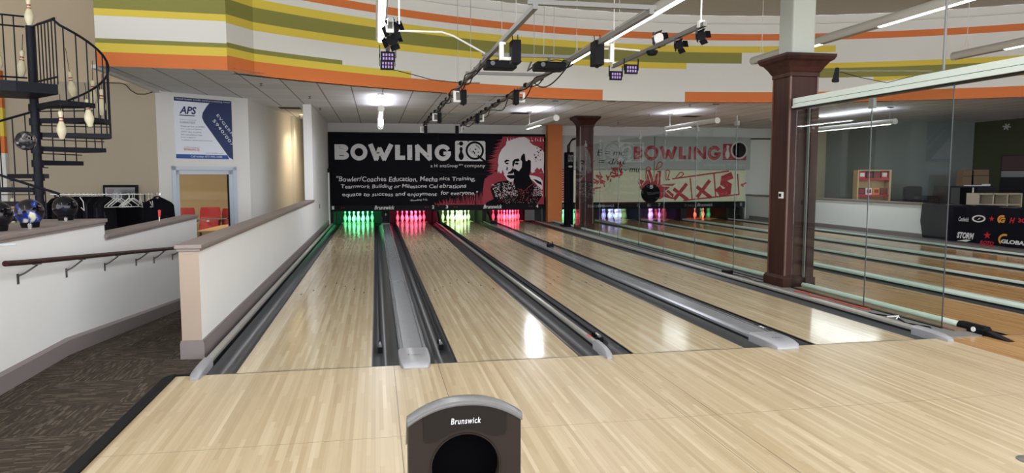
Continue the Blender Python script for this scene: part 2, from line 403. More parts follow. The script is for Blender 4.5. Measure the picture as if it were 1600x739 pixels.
def ring(mb, cx, cz, r0, r1, fr, mi=0, n=28):
    v = []; f = []
    for k in range(n):
        a = 2 * PI * k / n
        for r in (r0, r1): v.append(fr(cx + r * math.cos(a), cz + r * math.sin(a)))
    for k in range(n): j = (k + 1) % n; f.append((2 * k, 2 * k + 1, 2 * j + 1, 2 * j))
    mb.add(v, f, mi)
exec_parts = []
# ================================================================== SHELL OF THE ROOM
CZ = 3.3            # low tiled ceiling
HZ = 5.29           # high ceiling
CX, CY, CR = 6.163, -3.604, 13.486
def arc(a, r=CR): a = math.radians(a); return (CX + r * math.cos(a), CY + r * math.sin(a))
A0 = 128.85         # where the curve meets the straight part
# floors
b = MB().box(-1.6, 5.40, -9, 0, -0.12, 0.0); struct('floor', b, M['approach'], 'pale maple bowling approach in front of the foul line', 'floor')
b = MB().box(5.40, 16.2, -9, 0, -0.12, 0.0); struct('floor', b, M['oldapp'], 'amber maple approach on the far side of the glass partition', 'floor')
b = MB()
b.add([(-2.85, -9, 0), (-1.6, -9, 0), (-1.6, 0.0, 0), (-1.62, 0.9, 0), (-2.85, 0.9, 0), (-2.85, 6.3, -0.4), (-1.62, 6.3, -0.4), (-2.85, 18, -0.4), (-1.62, 18, -0.4), (-2.85,-9,-.5), (-1.62,-9,-.5)],
      [(0, 1, 2, 3, 4), (4, 3, 6, 5), (5, 6, 8, 7)])
b.box(-1.62, -1.42, 0.0, 0.62, -0.1, -0.002)
struct('floor', b, M['carpet'], 'dark brown patterned carpet tile ramp beside the lanes', 'floor')
b = MB().box(-12, -2.85, -3, 22, -0.5, -0.4); struct('floor', b, M['carpet'], 'dark carpet of the lounge behind the stepped wall', 'floor')
b = MB().box(-2.85, -1.6, 18, 22, -0.5, -0.4); struct('floor', b, M['carpet'])
b = MB().box(-1.62, 13.5, 0.0, 19.8, -0.2, -0.11); struct('floor', b, M['pit'], 'dark subfloor beneath the lanes', 'floor')
b = MB().box(13.5, 24, -9, 18.2, -0.12, 0.0); struct('floor', b, M['cubbyin'])
b = MB().box(-1.61, -1.57, -9, 0.01, 0.0, 0.006).box(-1.61, -1.40, 0.0, 0.04, -0.02, 0.007)
b.prism([(-1.6, 0), (-1.57, 0), (-1.57, 0.02), (-1.66, 0.0)], -9, 0.0, lambda a, c, h: (a, h, c + 0.001)); struct('trim_1', b, M['black'], 'black rubber edge strip between carpet and maple approach', 'trim')
# low tiled ceiling
b = MB(); pts = []
angs = [A0 - k * (A0 - 8) / 44 for k in range(45)]
ring_pts = [arc(a) for a in angs]; ring_pts[0] = (-2.35, 6.56)
low = [(-4.28, 6.47)] + ring_pts
v = []
for (x, y) in low: v.append((x, y, CZ)); v.append((x, 21.0, CZ))
f = [(2 * i, 2 * i + 2, 2 * i + 3, 2 * i + 1) for i in range(len(low) - 1) if low[i + 1][1] < 20]
b.add(v, f); v2 = [(x, y, CZ + 0.05) for x, y, z in v]; b.add(v2, f)
struct('ceiling', b, M['tiles'], 'low suspended ceiling of pale tiles over the lanes', 'ceiling')
# striped curved band
zs = [3.3, 3.54, 3.67, 3.75, 3.76, 3.86, 4.06, 4.08, 4.2, 4.45, 4.6, 4.73, 4.88, 5.1]
mats = [M['soffit_white'], M['orange'], M['yellow'], M['olive'], M['soffit_white2']]
def band(ang, z):
    if z < 3.54: return 0 if 85.8 < ang < 94.35 else 1
    if 4.73 < z < 4.88: return 1
    if ang > 72.6:
        if z < 3.67: return 2 if ang > 113.7 else 0
        if z < 3.75: return 3 if ang > 120 else 0
        if 4.06 < z < 4.2: return 2 if ang > 85.7 else 0
        if 4.2 < z < 4.45: return 3 if ang > 80.1 else 0
        if 4.45 < z < 4.6: return 2
    else:
        if 3.76 < z < 3.86: return 2 if ang < 67.4 else 0
        if 3.86 < z < 4.08: return 3
        if 4.08 < z < 4.2: return 2
        if 4.45 < z < 4.6 and ang > 71.0: return 2
    return 0
aa = sorted(set([A0 - k * (A0 - 8) / 80 for k in range(81)] + [120, 113.7, 94.35, 85.8, 85.7, 80.1, 72.6, 71.0, 67.4]), reverse=True)
b = MB()
for i in range(len(aa) - 1):
    p, q = arc(aa[i]), arc(aa[i + 1])
    if i == 0: p = (-2.35, 6.56)
    for j in range(len(zs) - 1):
        b.add([(p[0], p[1], zs[j]), (q[0], q[1], zs[j]), (q[0], q[1], zs[j + 1]), (p[0], p[1], zs[j + 1])], [(0, 1, 2, 3)], band((aa[i] + aa[i + 1]) / 2, (zs[j] + zs[j + 1]) / 2))
    # thin cornice step and upper frieze, then the return behind
    for r0, r1, z0, z1, mi in ((CR, CR - 0.05, 5.1, 5.1, 4), (CR - 0.05, CR - 0.05, 5.1, 5.135, 4), (CR - 0.05, CR - 0.02, 5.135, 5.14, 4), (CR - 0.02, CR - 0.02, 5.14, HZ, 0)):
        b.add([(*arc(aa[i], r0), z0), (*arc(aa[i + 1], r0), z0), (*arc(aa[i + 1], r1), z1), (*arc(aa[i], r1), z1)], [(0, 1, 2, 3)], mi)
    b.add([(*arc(aa[i], CR), CZ), (*arc(aa[i + 1], CR), CZ), (*arc(aa[i + 1], CR + .12), CZ), (*arc(aa[i], CR + .12), CZ)], [(0, 1, 2, 3)], 0)
zl = [3.3, 3.52, 3.66, 3.73, 4.08, 4.19, 4.43, 4.6, 4.73, 4.88, HZ]
for j, mi in enumerate([1, 2, 3, 0, 2, 3, 2, 0, 1, 0]):
    b.add([(-4.28, 6.47, zl[j]), (-2.35, 6.56, zl[j]), (-2.35, 6.56, zl[j + 1]), (-4.28, 6.47, zl[j + 1])], [(0, 1, 2, 3)], mi)
b.add([(-4.28, 6.47, CZ), (-4.28, 9.8, CZ), (-4.28, 9.8, HZ), (-4.28, 6.47, HZ)], [(0, 1, 2, 3)], 0)
struct('wall_back', b, mats, 'curved upper wall painted with orange, yellow and olive bands', 'wall')
b = MB().box(-4.36, -4.28, 6.47, 9.8, CZ - 0.04, CZ + 0.02); struct('trim_2', b, M['wall_grey'], 'pale edge trim at the left end of the low ceiling', 'trim')
# high ceiling
b = MB(); hp = [(-12.5, -9.2)] + [(-12.5, 10.0), (-4.28, 10.0), (-4.28, 6.4), (-2.35, 6.45)] + [arc(a, CR - 0.02) for a in angs if a < A0] + [(arc(8)[0], -9.2)]
from mathutils.geometry import tessellate_polygon
b.prism(hp, HZ, HZ + 0.1); struct('ceiling', b, M['highceil'], 'high taupe ceiling above the approach', 'ceiling')
# left lounge walls
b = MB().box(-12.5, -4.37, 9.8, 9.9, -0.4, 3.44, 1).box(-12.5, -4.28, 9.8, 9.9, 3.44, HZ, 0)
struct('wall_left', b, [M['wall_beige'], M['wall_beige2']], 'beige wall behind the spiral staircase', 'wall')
b = MB().box(-12.6, -12.5, -3, 9.9, -0.4, HZ); struct('wall_left', b, M['wall_beige'])
b = MB()
for z0, z1, mi in ((-0.4, 2.02, 3), (2.02, 2.35, 0), (2.35, 2.90, 1), (2.90, 3.62, 0)): b.box(-8.6, -7.12, 9.70, 9.80, z0, z1, mi)
struct('wall_left', b, [M['orange'], M['yellow'], M['olive'], M['wall_grey']], 'striped wall panel at the far left edge behind the stairs', 'wall')
# diagonal wall with the doorway: from Aw to Bw
Aw, Bw = Vector((-4.37, 9.8)), Vector((-2.78, 10.98)); dW = (Bw - Aw).normalized(); LW = (Bw - Aw).length; nW = Vector((dW.y, -dW.x))
def wf(s, z, o=0.0): p = Aw + dW * s + nW * o; return (p.x, p.y, z)
def wbox(mb, s0, s1, z0, z1, o0, o1, mi=0):
    v = [wf(s, z, o) for z in (z0, z1) for o in (o0, o1) for s in (s0, s1)]
    mb.add(v, [(0, 2, 3, 1), (4, 5, 7, 6), (0, 1, 5, 4), (2, 6, 7, 3), (0, 4, 6, 2), (1, 3, 7, 5)], mi)
b = MB(); wbox(b, 0, 0.30, -0.4, CZ, -0.12, 0); wbox(b, 1.61, LW, -0.4, CZ, -0.12, 0); wbox(b, 0.30, 1.61, 1.73, CZ, -0.12, 0)
struct('wall_left', b, M['wall_grey'], 'angled white wall carrying the blue and white poster', 'wall')
b = MB().add([(-2.78, 10.98, -.4), (-2.60, 13.0, -.4), (-2.60, 13.0, CZ), (-2.78, 10.98, CZ)], [(0, 1, 2, 3)]).add([(-2.60, 13.0, -.4), (-2.38, 15.6, -.4), (-2.38, 15.6, CZ), (-2.60, 13.0, CZ)], [(0, 1, 2, 3)]).add([(-2.38, 15.6, -.4), (-2.30, 15.6, -.4), (-2.30, 15.6, CZ), (-2.38, 15.6, CZ)], [(0, 1, 2, 3)]).add([(-2.30, 15.6, -.4), (-2.14, 17.6, -.4), (-2.14, 17.6, CZ), (-2.30, 15.6, CZ)], [(0, 1, 2, 3)])
b.add([(-2.9, 10.98, -.4), (-2.72, 13.0, -.4), (-2.72, 13.0, CZ), (-2.9, 10.98, CZ)], [(0, 1, 2, 3)])
struct('wall_left', b, M['wall_grey'], 'white corridor wall right of the doorway', 'wall')
b = MB().box(-2.16, -1.70, 17.6, 17.7, -.4, CZ)
struct('wall_back', b, M['warm'], 'warmly lit wall at the end of the corridor', 'wall')
b = MB().box(-2.02, -1.72, 17.55, 17.6, -.4, 1.65)
struct('door_2', b, M['doordark'], 'dark brown door at the end of the corridor', 'door')
# room behind the doorway
b = MB(); b.box(-10.5, -2.9, 17.5, 17.6, -.4, 3.0).box(-10.6, -10.5, 9.9, 17.6, -.4, 3.0).box(-10.6, -4.4, 9.9, 9.95, -.4, 3.0).box(-2.95, -2.9, 11.1, 17.6, -.4, 3.0)
struct('wall_back', b, M['warm'], 'tan wall of the seating room seen through the doorway', 'wall')
b = MB().prism([(-10.6, 9.95), (-4.35, 9.95), (-2.9, 11.05), (-2.9, 17.6), (-10.6, 17.6)], 3.0, 3.05); struct('ceiling', b, M['wall_grey'])
light_area('room_light', (-6.2, 13.5, 2.9), 2.5, 2.5, 170, (1.0, 0.84, 0.64))
# full height wall beside lane 1, ramp wall
b = MB().box(-1.70, -1.50, 12.05, 18.0, -0.45, CZ); struct('wall_left', b, M['wall_white'], 'full height white wall left of the pin decks', 'wall')
b = MB().box(-1.66, -1.50, 0.57, 12.05, -0.45, 0.945, 0)
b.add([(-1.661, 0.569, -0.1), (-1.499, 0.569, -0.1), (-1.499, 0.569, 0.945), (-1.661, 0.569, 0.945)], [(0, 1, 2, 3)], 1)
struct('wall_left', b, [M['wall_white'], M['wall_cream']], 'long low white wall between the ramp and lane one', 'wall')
def cap_profile(mb, x0, x1, y0, y1, z, t=0.035, ov=0.03):
    mb.box(x0 - ov, x1 + ov, y0 - ov, y1 + ov, z + 0.012, z + t + 0.012); mb.box(x0 - ov * .5, x1 + ov * .5, y0 - ov * .5, y1 + ov * .5, z - 0.014, z + 0.012)
b = MB(); cap_profile(b, -1.66, -1.50, 0.57, 12.05, 0.945); struct('trim_3', b, M['taupe'], 'taupe cap along the top of the low lane-side wall', 'trim', bevel=0.006)
b = MB().box(-1.50, -1.478, 0.57, 17.7, -0.05, 0.14).box(-1.50, -1.485, 0.57, 17.7, 0.14, 0.16).box(-1.675, -1.478, 0.55, 0.575, -0.05, 0.14).box(-1.67, -1.485, 0.556, 0.575, 0.14, 0.16)
struct('baseboard_left', b, M['taupebase'], 'taupe baseboard at the foot of the low wall beside lane one', 'baseboard')
# stepped ramp wall
b = MB().box(-2.86, -2.70, -4.0, 1.92, -0.5, 1.10).box(-2.86, -2.70, 1.92, 5.66, -0.5, 0.94); struct('wall_left', b, M['wall_white'], 'stepped low white wall on the outer side of the ramp', 'wall')
b = MB(); cap_profile(b, -3.25, -2.70, -4.0, 1.90, 1.10); struct('trim_4', b, M['taupe'], 'broad taupe ledge where the bowling balls stand', 'trim', bevel=0.006)
b = MB(); cap_profile(b, -2.86, -2.70, 1.93, 5.66, 0.94); struct('trim_5', b, M['taupe'], 'taupe cap on the lower step of the ramp wall', 'trim', bevel=0.006)
b = MB(); 
for y0, y1, za, zb in ((-4, 0.9, 0, 0), (0.9, 5.66, 0, -0.353)):
    b.add([(-2.70, y0, za - .05), (-2.68, y0, za - .05), (-2.68, y0, za + .13), (-2.70, y0, za + .155), (-2.70, y1, zb - .05), (-2.68, y1, zb - .05), (-2.68, y1, zb + .13), (-2.70, y1, zb + .155)],
          [(0, 1, 2, 3), (4, 7, 6, 5), (0, 4, 5, 1), (1, 5, 6, 2), (2, 6, 7, 3)])
struct('baseboard_left', b, M['taupebase'], 'taupe baseboard following the ramp down the outer wall', 'baseboard')
# back wall over the masks, right wall
b = MB().box(-1.7, 14.4, 18.0, 18.1, 2.9, CZ).box(13.3, 14.4, 18.0, 18.1, 0, 2.95)
struct('wall_back', b, M['wall_grey'], 'white wall strip above the pin masks', 'wall')
b = MB().box(14.4, 15.6, 16.5, 16.6, 0, CZ).box(14.3, 14.4, 16.5, 18.1, 0, CZ); struct('wall_back', b, M['wall_tan'], 'tan wall section seen through the glass', 'wall')
b = MB().box(15.6, 19.1, 14.0, 14.1, 0, CZ).box(15.5, 15.6, 14.0, 16.6, 0, CZ); struct('wall_right', b, M['wall_blue'], 'dim grey green wall beyond the right low wall', 'wall')
b = MB().box(19.1, 19.2, -9, 14.1, 0, CZ + 2.1); struct('wall_right', b, M['wall_olive'], 'dark olive wall at the far right', 'wall')
b = MB().box(13.35, 13.5, -0.3, 18.0, 0, 0.86); struct('wall_right', b, M['wall_white'], 'low white wall right of lane eight', 'wall')
b = MB(); cap_profile(b, 13.35, 13.5, -0.3, 18.0, 0.86); struct('trim_6', b, M['taupe'], 'taupe cap on the right low wall', 'trim')
b = MB().box(13.32, 13.35, -0.3, 17.7, 0, 0.14); struct('baseboard_right', b, M['taupebase'], 'taupe baseboard of the right low wall', 'baseboard')
# strip floor between lane 4 and the glass, and right of lane 8
b = MB().box(5.42, 5.85, 0.0, 17.8, -0.11, 0.012, 0).box(12.58, 13.36, 0.0, 17.8, -0.11, 0.02, 0)
struct('floor', b, M['chalk'], 'dusty grey ledge under the glass partition', 'floor')
b = MB().box(5.72, 5.86, 0.2, 3.0, 0.012, 0.03); struct('trim_7', b, M['ledgewood'], 'worn wooden strip along the foot of the glass', 'trim')

b = MB().box(-12.6, 24, 21.0, 21.1, -.5, CZ).box(19.1, 24, 14.1, 14.2, 0, CZ); struct('wall_back', b, M['doordark'], 'plain dark wall of the service area behind the pin machines', 'wall')
b = MB().box(-1.7, -1.5, 18.0, 21.0, -.5, CZ); struct('wall_left', b, M['wall_grey'])
# pillars
def column(name, x0, x1, y0, y1, ztop, label, post=None):
    t = thing(name, label, 'column', ((x0 + x1) / 2, (y0 + y1) / 2, 0.0))
    b = MB().box(x0, x1, y0, y1, 0, ztop - 0.1); b.build('shaft', M['mahog'], t)
    b = MB(); e = 0.012
    for (a, c) in ((x0, y0), (x1, y0), (x0, y1), (x1, y1)): b.box(a - e, a + e, c - e, c + e, 0.1, ztop - 0.2)
    b.build('corner_bead', M['mahogtrim'], t)
    b = MB(); d = 0.045
    pr = [(d, 0.0), (d, 0.13), (d * .7, 0.155), (d * .35, 0.17), (0.005, 0.175)]
    def sq(prof, mb):
        v = []
        for o, z in prof: v += [(x0 - o, y0 - o, z), (x1 + o, y0 - o, z), (x1 + o, y1 + o, z), (x0 - o, y1 + o, z)]
        f = [(4 * i + k, 4 * i + (k + 1) % 4, 4 * i + 4 + (k + 1) % 4, 4 * i + 4 + k) for i in range(len(prof) - 1) for k in range(4)]
        n = 4 * (len(prof) - 1); f += [(3, 2, 1, 0), (n, n + 1, n + 2, n + 3)]; mb.add(v, f)
    sq(pr, b); b.build('base', M['mahog'], t)
    b = MB(); sq([(0.0, ztop - 0.30), (0.02, ztop - 0.29), (0.02, ztop - 0.24), (0.035, ztop - 0.22), (0.06, ztop - 0.17), (0.11, ztop - 0.10), (0.15, ztop - 0.075), (0.17, ztop - 0.03), (0.17, ztop)], b)
    b.build('capital', M['mahog'], t)
    if post:
        b = MB().box(x0 + 0.03, x1 - 0.03, y0 + 0.03, y1 - 0.03, ztop, HZ); b.build('upper_post', M['bluecol'], t, bevel=0.03)
    return t
c2 = column('wood_column', 5.64, 6.05, 3.12, 3.54, 3.24, 'large mahogany column with grey post above its capital, beside lane four', True)
b = MB().box(5.615, 5.64, 3.20, 3.29, 1.26, 1.35, 0).box(5.605, 5.615, 3.222, 3.268, 1.282, 1.328, 1); b.build('control_plate', [M['white'], M['black']], c2)
column('wood_column', 5.85, 6.25, 14.05, 14.45, 3.29, 'smaller looking mahogany column near the pins at the far end of the glass')
b = MB().box(5.74, 6.24, 17.5, 17.8, 0, CZ); o = b.build('orange_pillar', M['orangepillar']); o['kind'] = 'structure'; o['label'] = 'square orange painted pillar between the two pin masks'; o['category'] = 'pillar'
# equipment tower beside far column
t = thing('equipment_tower', 'tall black covered equipment stand left of the far mahogany column', 'stand', (5.80, 15.3, 0.0))
b = MB().box(5.74, 5.98, 15.15, 15.45, 0.02, 2.30); b.build('cover', M['cloth'], t, bevel=0.03)
b = MB().box(5.76, 5.96, 15.12, 15.16, 1.95, 2.26); sg = b.build('sign_face', M['black'], t)
b = MB(); put_text(b, 'OOOO', lambda a, z: (a, 15.115, z), 5.79, 5.94, 2.0, 2.22, 0.01); flat_poly(b, disc(5.86, 1.86, 0.07, 0.03), lambda a, z: (a, 15.115, z)); b.build('printed_mark', M['txtdim'], sg)
b = MB().box(5.66, 6.06, 15.05, 15.55, 0.012, 0.06); b.build('foot', M['black'], t)
b = MB().tube([(5.80, 15.2, 2.28), (5.80, 15.2, 2.5), (5.9, 15.15, 2.66), (6.02, 15.1, 2.72)], 0.028).tube([(5.84, 15.2, 2.3), (5.86, 15.2, 2.55), (5.95, 15.15, 2.73)], 0.018); b.build('cable_arm', M['black'], t)

# ================================================================== LANES
LW_ = 1.064; GW = 0.235
LX = [-1.121, 0.661, 2.240, 4.042, 6.18, 7.90, 9.44, 11.20]
def gutter_mb(x0, x1):
    b = MB(); n = 10; prof = []
    for k in range(n + 1):
        s = k / n; prof.append((x0 + (x1 - x0) * s, -0.012 - 0.085 * math.sin(PI * s) ** 0.8))
    v = []; f = []
    for y in (0.0, 18.2):
        for p in prof: v.append((p[0], y, p[1]))
    for k in range(n): f.append((k, k + 1, n + 2 + k, n + 1 + k))
    b.add(v, f, 0, True)
    b.add([(x0, 0.0, -0.1), (x1, 0.0, -0.1), (x1, 0, -0.012), (x0, 0, -0.012)], [(0, 1, 2, 3)], 0)
    return b
NUM = ['one', 'two', 'three', 'four', 'five', 'six', 'seven', 'eight']
PINCOL = [(0.12, 1.0, 0.36), (1.0, 0.06, 0.17), (0.55, 1.0, 0.40), (1.0, 0.05, 0.12), (0.12, 1.0, 0.36), (0.36, 0.38, 1.0), (0.62, 0.30, 1.0), (1.0, 0.12, 0.08)]
for i, x in enumerate(LX):
    old = i > 3
    t = thing('bowling_lane', 'bowling lane number %s, %s boards running to the pins' % (NUM[i], 'amber' if old else 'pale maple'), 'bowling lane', (x + LW_ / 2, 0, 0), 'bowling lanes')
    b = MB().box(x, x + LW_, 0.004, 19.2, -0.10, 0.0); b.build('lane_surface', M['oldlane' if old else 'lane'], t)
    for gx0, gx1 in ((x - GW, x - 0.006), (x + LW_ + 0.006, x + LW_ + GW)):
        g = gutter_mb(gx0, gx1).build('gutter', M['gutter'], t)
    b = MB().box(x - 0.010, x - 0.0005, 0.002, 18.2, -0.05, -0.002).box(x + LW_ + 0.0005, x + LW_ + 0.010, 0.002, 18.2, -0.05, -0.002); b.build('edge_strip', M['gutterdark'], t)
    if not old:
        for k in range(7):
            ax = x + LW_ / 2 + (k - 3) * 0.1365; ay = 4.78 - abs(k - 3) * 0.31
            b = MB().add([(ax - .011, ay - .07, .0012), (ax + .011, ay - .07, .0012), (ax, ay + .08, .0012)], [(0, 1, 2)]); b.build('aiming_arrow', M['inkblack'], t)
        b = MB().box(x + 0.0, x + LW_, -0.004, 0.006, -0.001, 0.0012); b.build('foul_line', M['strutdark'], t)
        b = MB(); put_text(b, 'SLIP HAZARD, DO NOT CROSS FOUL LINE', lambda a, c: (a, c, 0.0016), x + .20, x + .84, 0.012, 0.034); b.build('warning_text', M['strutdark'], t)
    else:
        b = MB().box(x, x + LW_, -0.004, 0.006, -0.001, 0.0012); b.build('foul_line', M['strutdark'], t)
# ball return capping (wide) between lanes 1-2, 3-4, 5-6, 7-8
def capping(x0, x1, m, nose, label, z=0.055):
    t = thing('ball_return_capping', label, 'capping', ((x0 + x1) / 2, 0, 0), 'wide ball return covers between lane pairs')
    b = MB().box(x0 + .002, x1 - .002, .29, 17.7, -.1, .012); b.build('side_skirt', M['gutterdark'], t)
    b = MB(); prof = [(x0, 0.012), (x0, z - 0.02), (x0 + .012, z), (x0 + .03, z + .004), (x0 + .036, z - .004), (x1 - .036, z - .004), (x1 - .03, z + .004), (x1 - .012, z), (x1, z - 0.02), (x1, 0.012)]
    b.prism(prof, 0.28, 17.75, lambda a, c, h: (a, h, c)); b.build('cover_plate', m, t)
    b = MB().box(x0 + .030, x0 + .037, 0.3, 17.7, z - .004, z + .0005).box(x1 - .037, x1 - .030, 0.3, 17.7, z - .004, z + .0005); b.build('groove', M['gutterdark'], t)
    b = MB(); n = 12; v = []; f = []; ys = [0.34, 0.10, -0.02, -0.08, -0.115, -0.125]; ws = [1.0, 1.0, 0.97, 0.90, 0.78, 0.6]; hs = [z + .008, z + .012, z + .006, z - .006, z - .022, z - 0.04]
    cx = (x0 + x1) / 2; hw = (x1 - x0) / 2 + 0.008
    for yy, ww, hh in zip(ys, ws, hs):
        for q in ((-1, 0.001), (-1, hh * .75), (-.86, hh), (.86, hh), (1, hh * .75), (1, 0.001)): v.append((cx + q[0] * hw * ww, yy, q[1] if yy < 0.05 else (q[1] if q[1] > .01 else -0.08)))
    for i in range(len(ys) - 1):
        for k in range(6): f.append((6 * i + k, 6 * i + (k + 1) % 6, 6 * i + 6 + (k + 1) % 6, 6 * i + 6 + k))
    f += [(0, 1, 2, 3, 4, 5), tuple(6 * (len(ys) - 1) + k for k in (5, 4, 3, 2, 1, 0))]
    b.add(v, f, 0, True); ns = b.build('nose', nose, t)
    b = MB()
    for k in range(6): flat_poly(b, [(cx - .045 + k * .004, .045 + k * .004), (cx + .02 - k * .004, .047 + k * .004), (cx + .03 - k * .002, .0485 + k * .004), (cx - .04 + k * .004, .0475 + k * .004)], lambda a, c: (a, c, z + .0165))
    flat_poly(b, [(cx - .06, .05), (cx - .048, .05), (cx - .042, .072), (cx - .055, .072)], lambda a, c: (a, c, z + .0165)); flat_poly(b, [(cx + .0, .045), (cx + .05, .048), (cx + .05, .053), (cx, .052)], lambda a, c: (a, c, z + .0165))
    b.build('printed_mark', M['inkblack'], ns)
    return t
capping(LX[0] + LW_ + GW + .002, LX[1] - GW - .002, M['cap'], M['nose'], 'wide grey ball return cover between lanes one and two')
capping(LX[2] + LW_ + GW + .002, LX[3] - GW - .002, M['cap'], M['nose'], 'wide grey ball return cover between lanes three and four')
capping(LX[4] + LW_ + GW + .002, LX[5] - GW - .002, M['whitecap'], M['whitecap'], 'pale ball return cover between lanes five and six')
capping(LX[6] + LW_ + GW + .002, LX[7] - GW - .002, M['whitecap'], M['whitecap'], 'pale ball return cover between lanes seven and eight')
# narrow divider rails
def rail(x, r, m, nose, label, z=0.05, y0=0.25, dx=0.0, sticker=False):
    t = thing('divider_rail', label, 'rail', (x, 0, 0), 'narrow rails beside the gutters')
    b = MB().box(x - r + .002, x + r - .002, y0 + .01, 17.7, -.1, .012); b.build('side_skirt', M['gutterdark'], t)
    b = MB(); prof = [(x - r, 0.012), (x - r, z - .015), (x - r * .7, z), (x + r * .7, z), (x + r, z - .015), (x + r, 0.012)]
    b.prism(prof, y0, 17.75, lambda a, c, h: (a, h, c)); b.build('rail_body', m, t)
    b = MB(); v = []; f = []; ys = [y0 + .08, y0 - .05, 0.05, -0.04, -0.10, -0.13]; hs = [z + .012, z + .014, z + .010, z, z - .012, z - .03]; R_ = r + .012
    for k_, (yy, hh) in enumerate(zip(ys, hs)):
        c = x + dx * max(0, k_ - 1) / 4; rr = R_ * (1, 1, 1, 1, .92, .7)[k_]
        for q in ((-1, .001 if yy < 0 else -.08), (-1, hh * .7), (-.6, hh), (.6, hh), (1, hh * .7), (1, .001 if yy < 0 else -.08)): v.append((c + q[0] * rr, yy, q[1]))
    for i in range(len(ys) - 1):
        for k in range(6): f.append((6 * i + k, 6 * i + (k + 1) % 6, 6 * i + 6 + (k + 1) % 6, 6 * i + 6 + k))
    f += [(0, 1, 2, 3, 4, 5), tuple(6 * (len(ys) - 1) + k for k in (5, 4, 3, 2, 1, 0))]
    b.add(v, f, 0, True); b.build('nose', nose, t)
    if sticker:
        b = MB().box(x - r * .7, x + r * .7, 0.48, 0.60, z, z + .002); b.build('sticker', M['sticker'], t)
        b = MB().box(x - r * .6, x + r * .6, 2.6, 2.66, z, z + .002); b.build('sticker', M['whitecap'], t)
    return t
rail(-1.405, 0.030, M['railalu'], M['nose'], 'left most aluminium rail beside the taupe baseboard', dx=0.0)
rail(1.985, 0.020, M['railalu'], M['nose'], 'narrow rail with red sticker between lanes two and three', dx=-0.02, sticker=True)
rail(5.375, 0.034, M['railalu'], M['nose'], 'rail right of lane four at the foot of the glass partition', dx=0.0)
rail(LX[5] + LW_ + .25, 0.022, M['whitecap'], M['whitecap'], 'pale narrow rail between lanes six and seven')
t = thing('divider_rail', 'round white rail with black end fitting left of lane five', 'rail', (5.90, 0, 0), 'narrow rails beside the gutters')
b = MB().tube([(5.915, 0.32, 0.045), (5.915, 17.7, 0.045)], 0.034, 12); b.build('rail_body', M['whitecap'], t)
b = MB().prism([(5.87, 0.0), (5.98, 0.0), (5.98, .05), (5.955, .085), (5.895, .085), (5.87, .05)], 0.02, 0.34, lambda a, c, h: (a, h, c + .002)).prism([(-.26, 0.0), (.02, 0), (.02, .05)], 5.885, 5.965, lambda a, c, h: (h, a, c + .002)); b.build('end_fitting', M['black'], t)
b = MB().lathe([(0.0, 0), (.025, 0), (.025, .01), (0, .01)], (5.865, .12, .045), 14, axis=Matrix.Rotation(-PI / 2, 3, 'Y')); b.build('white_plug', M['white'], t)
rail(12.54, 0.03, M['whitecap'], M['whitecap'], 'pale rail right of lane eight')
# folded gutter bumpers with chrome latch
for (x, side, lab) in ((LX[0] + LW_ + .075, -1, 'gutter right of lane one'), (LX[1] - .075, 1, 'gutter left of lane two'), (LX[2] - .07, 1, 'gutter left of lane three'), (LX[3] - .07, 1, 'gutter left of lane four')):
    t = thing('gutter_bumper', 'black bumper rail with chrome latch in the ' + lab, 'bumper', (x, 0.8, -0.04), 'folded bumpers lying in the gutters')
    b = MB().tube([(x, 0.9, -.028), (x, 17.5, -.028)], 0.009, 8); b.build('bumper_bar', M['black'], t)
    b = MB().box(x - .022, x + .022, .74, .80, -.075, -.018).box(x - .016, x + .016, .93, 1.01, -.06, -.014); b.build('bracket', M['black'], t)
    b = MB().tube([(x, .79, -.014), (x, .89, -.014)], 0.015, 10); b.build('latch', M['chrome'], t)
# small devices on the ledges
def sensor(x, y, z, s, label):
    t = thing('foul_sensor', label, 'sensor', (x, y, z))
    b = MB().box(x - .07 * s, x + .07 * s, y - .05 * s, y + .05 * s, z, z + .07 * s); b.build('housing', M['black'], t, bevel=.006)
    b = MB().tube([(x - .045 * s, y, z + .068 * s), (x - .045 * s, y, z + .11 * s)], .012 * s).tube([(x + .045 * s, y, z + .068 * s), (x + .045 * s, y, z + .11 * s)], .012 * s); b.build('post', M['black'], t)
sensor(3.67, 8.85, 0.053, 1.0, 'small black sensor box on the cover between lanes three and four')
sensor(3.67, 16.3, 0.053, 1.5, 'larger black box near the pins on the cover between lanes three and four')
t = thing('puck_speaker', 'round black puck on the dusty ledge by the glass', 'device', (5.50, 4.5, 0.012)); b = MB().lathe([(.085, 0), (.09, .02), (.088, .06), (.07, .068), (0, .068)], (5.50, 4.5, .012), 24); b.build('body', M['black'], t)
b = MB().lathe([(.05, 0), (.04, .012), (0, .014)], (5.50, 4.5, .08), 18); b.build('top_dial', M['strutdark'], t)
def floor_cable(pts, r, m, label, name='cable'):
    b = MB(); P = []
    for i in range(len(pts) - 1):
        for k in range(6):
            s = k / 6; P.append((pts[i][0] * (1 - s) + pts[i + 1][0] * s + random.uniform(-.01, .01), pts[i][1] * (1 - s) + pts[i + 1][1] * s, pts[i][2] * (1 - s) + pts[i + 1][2] * s))
    b.tube(P, r, 6); return tag(b.build(name, m, loc=P[0]), label, 'cable')
floor_cable([(5.56, 4.45, .018), (5.6, 4.0, .018), (5.52, 3.7, .018), (5.6, 3.5, .018), (5.58, 3.2, .018)], .006, M['black'], 'black cable between puck and large mahogany column')
floor_cable([(5.58, 2.75, .02), (5.63, 2.5, .02), (5.55, 2.35, .02), (5.64, 2.1, .02), (5.60, 1.7, .02), (5.66, 1.3, .02)], .010, M['redcable'], 'tangled orange cable at the foot of the glass')
floor_cable([(5.5, 1.2, .02), (5.62, .9, .02), (5.5, .6, .02), (5.6, .4, .02), (5.5, .25, .02)], .008, M['black'], 'thin black cable near the front end of the glass')
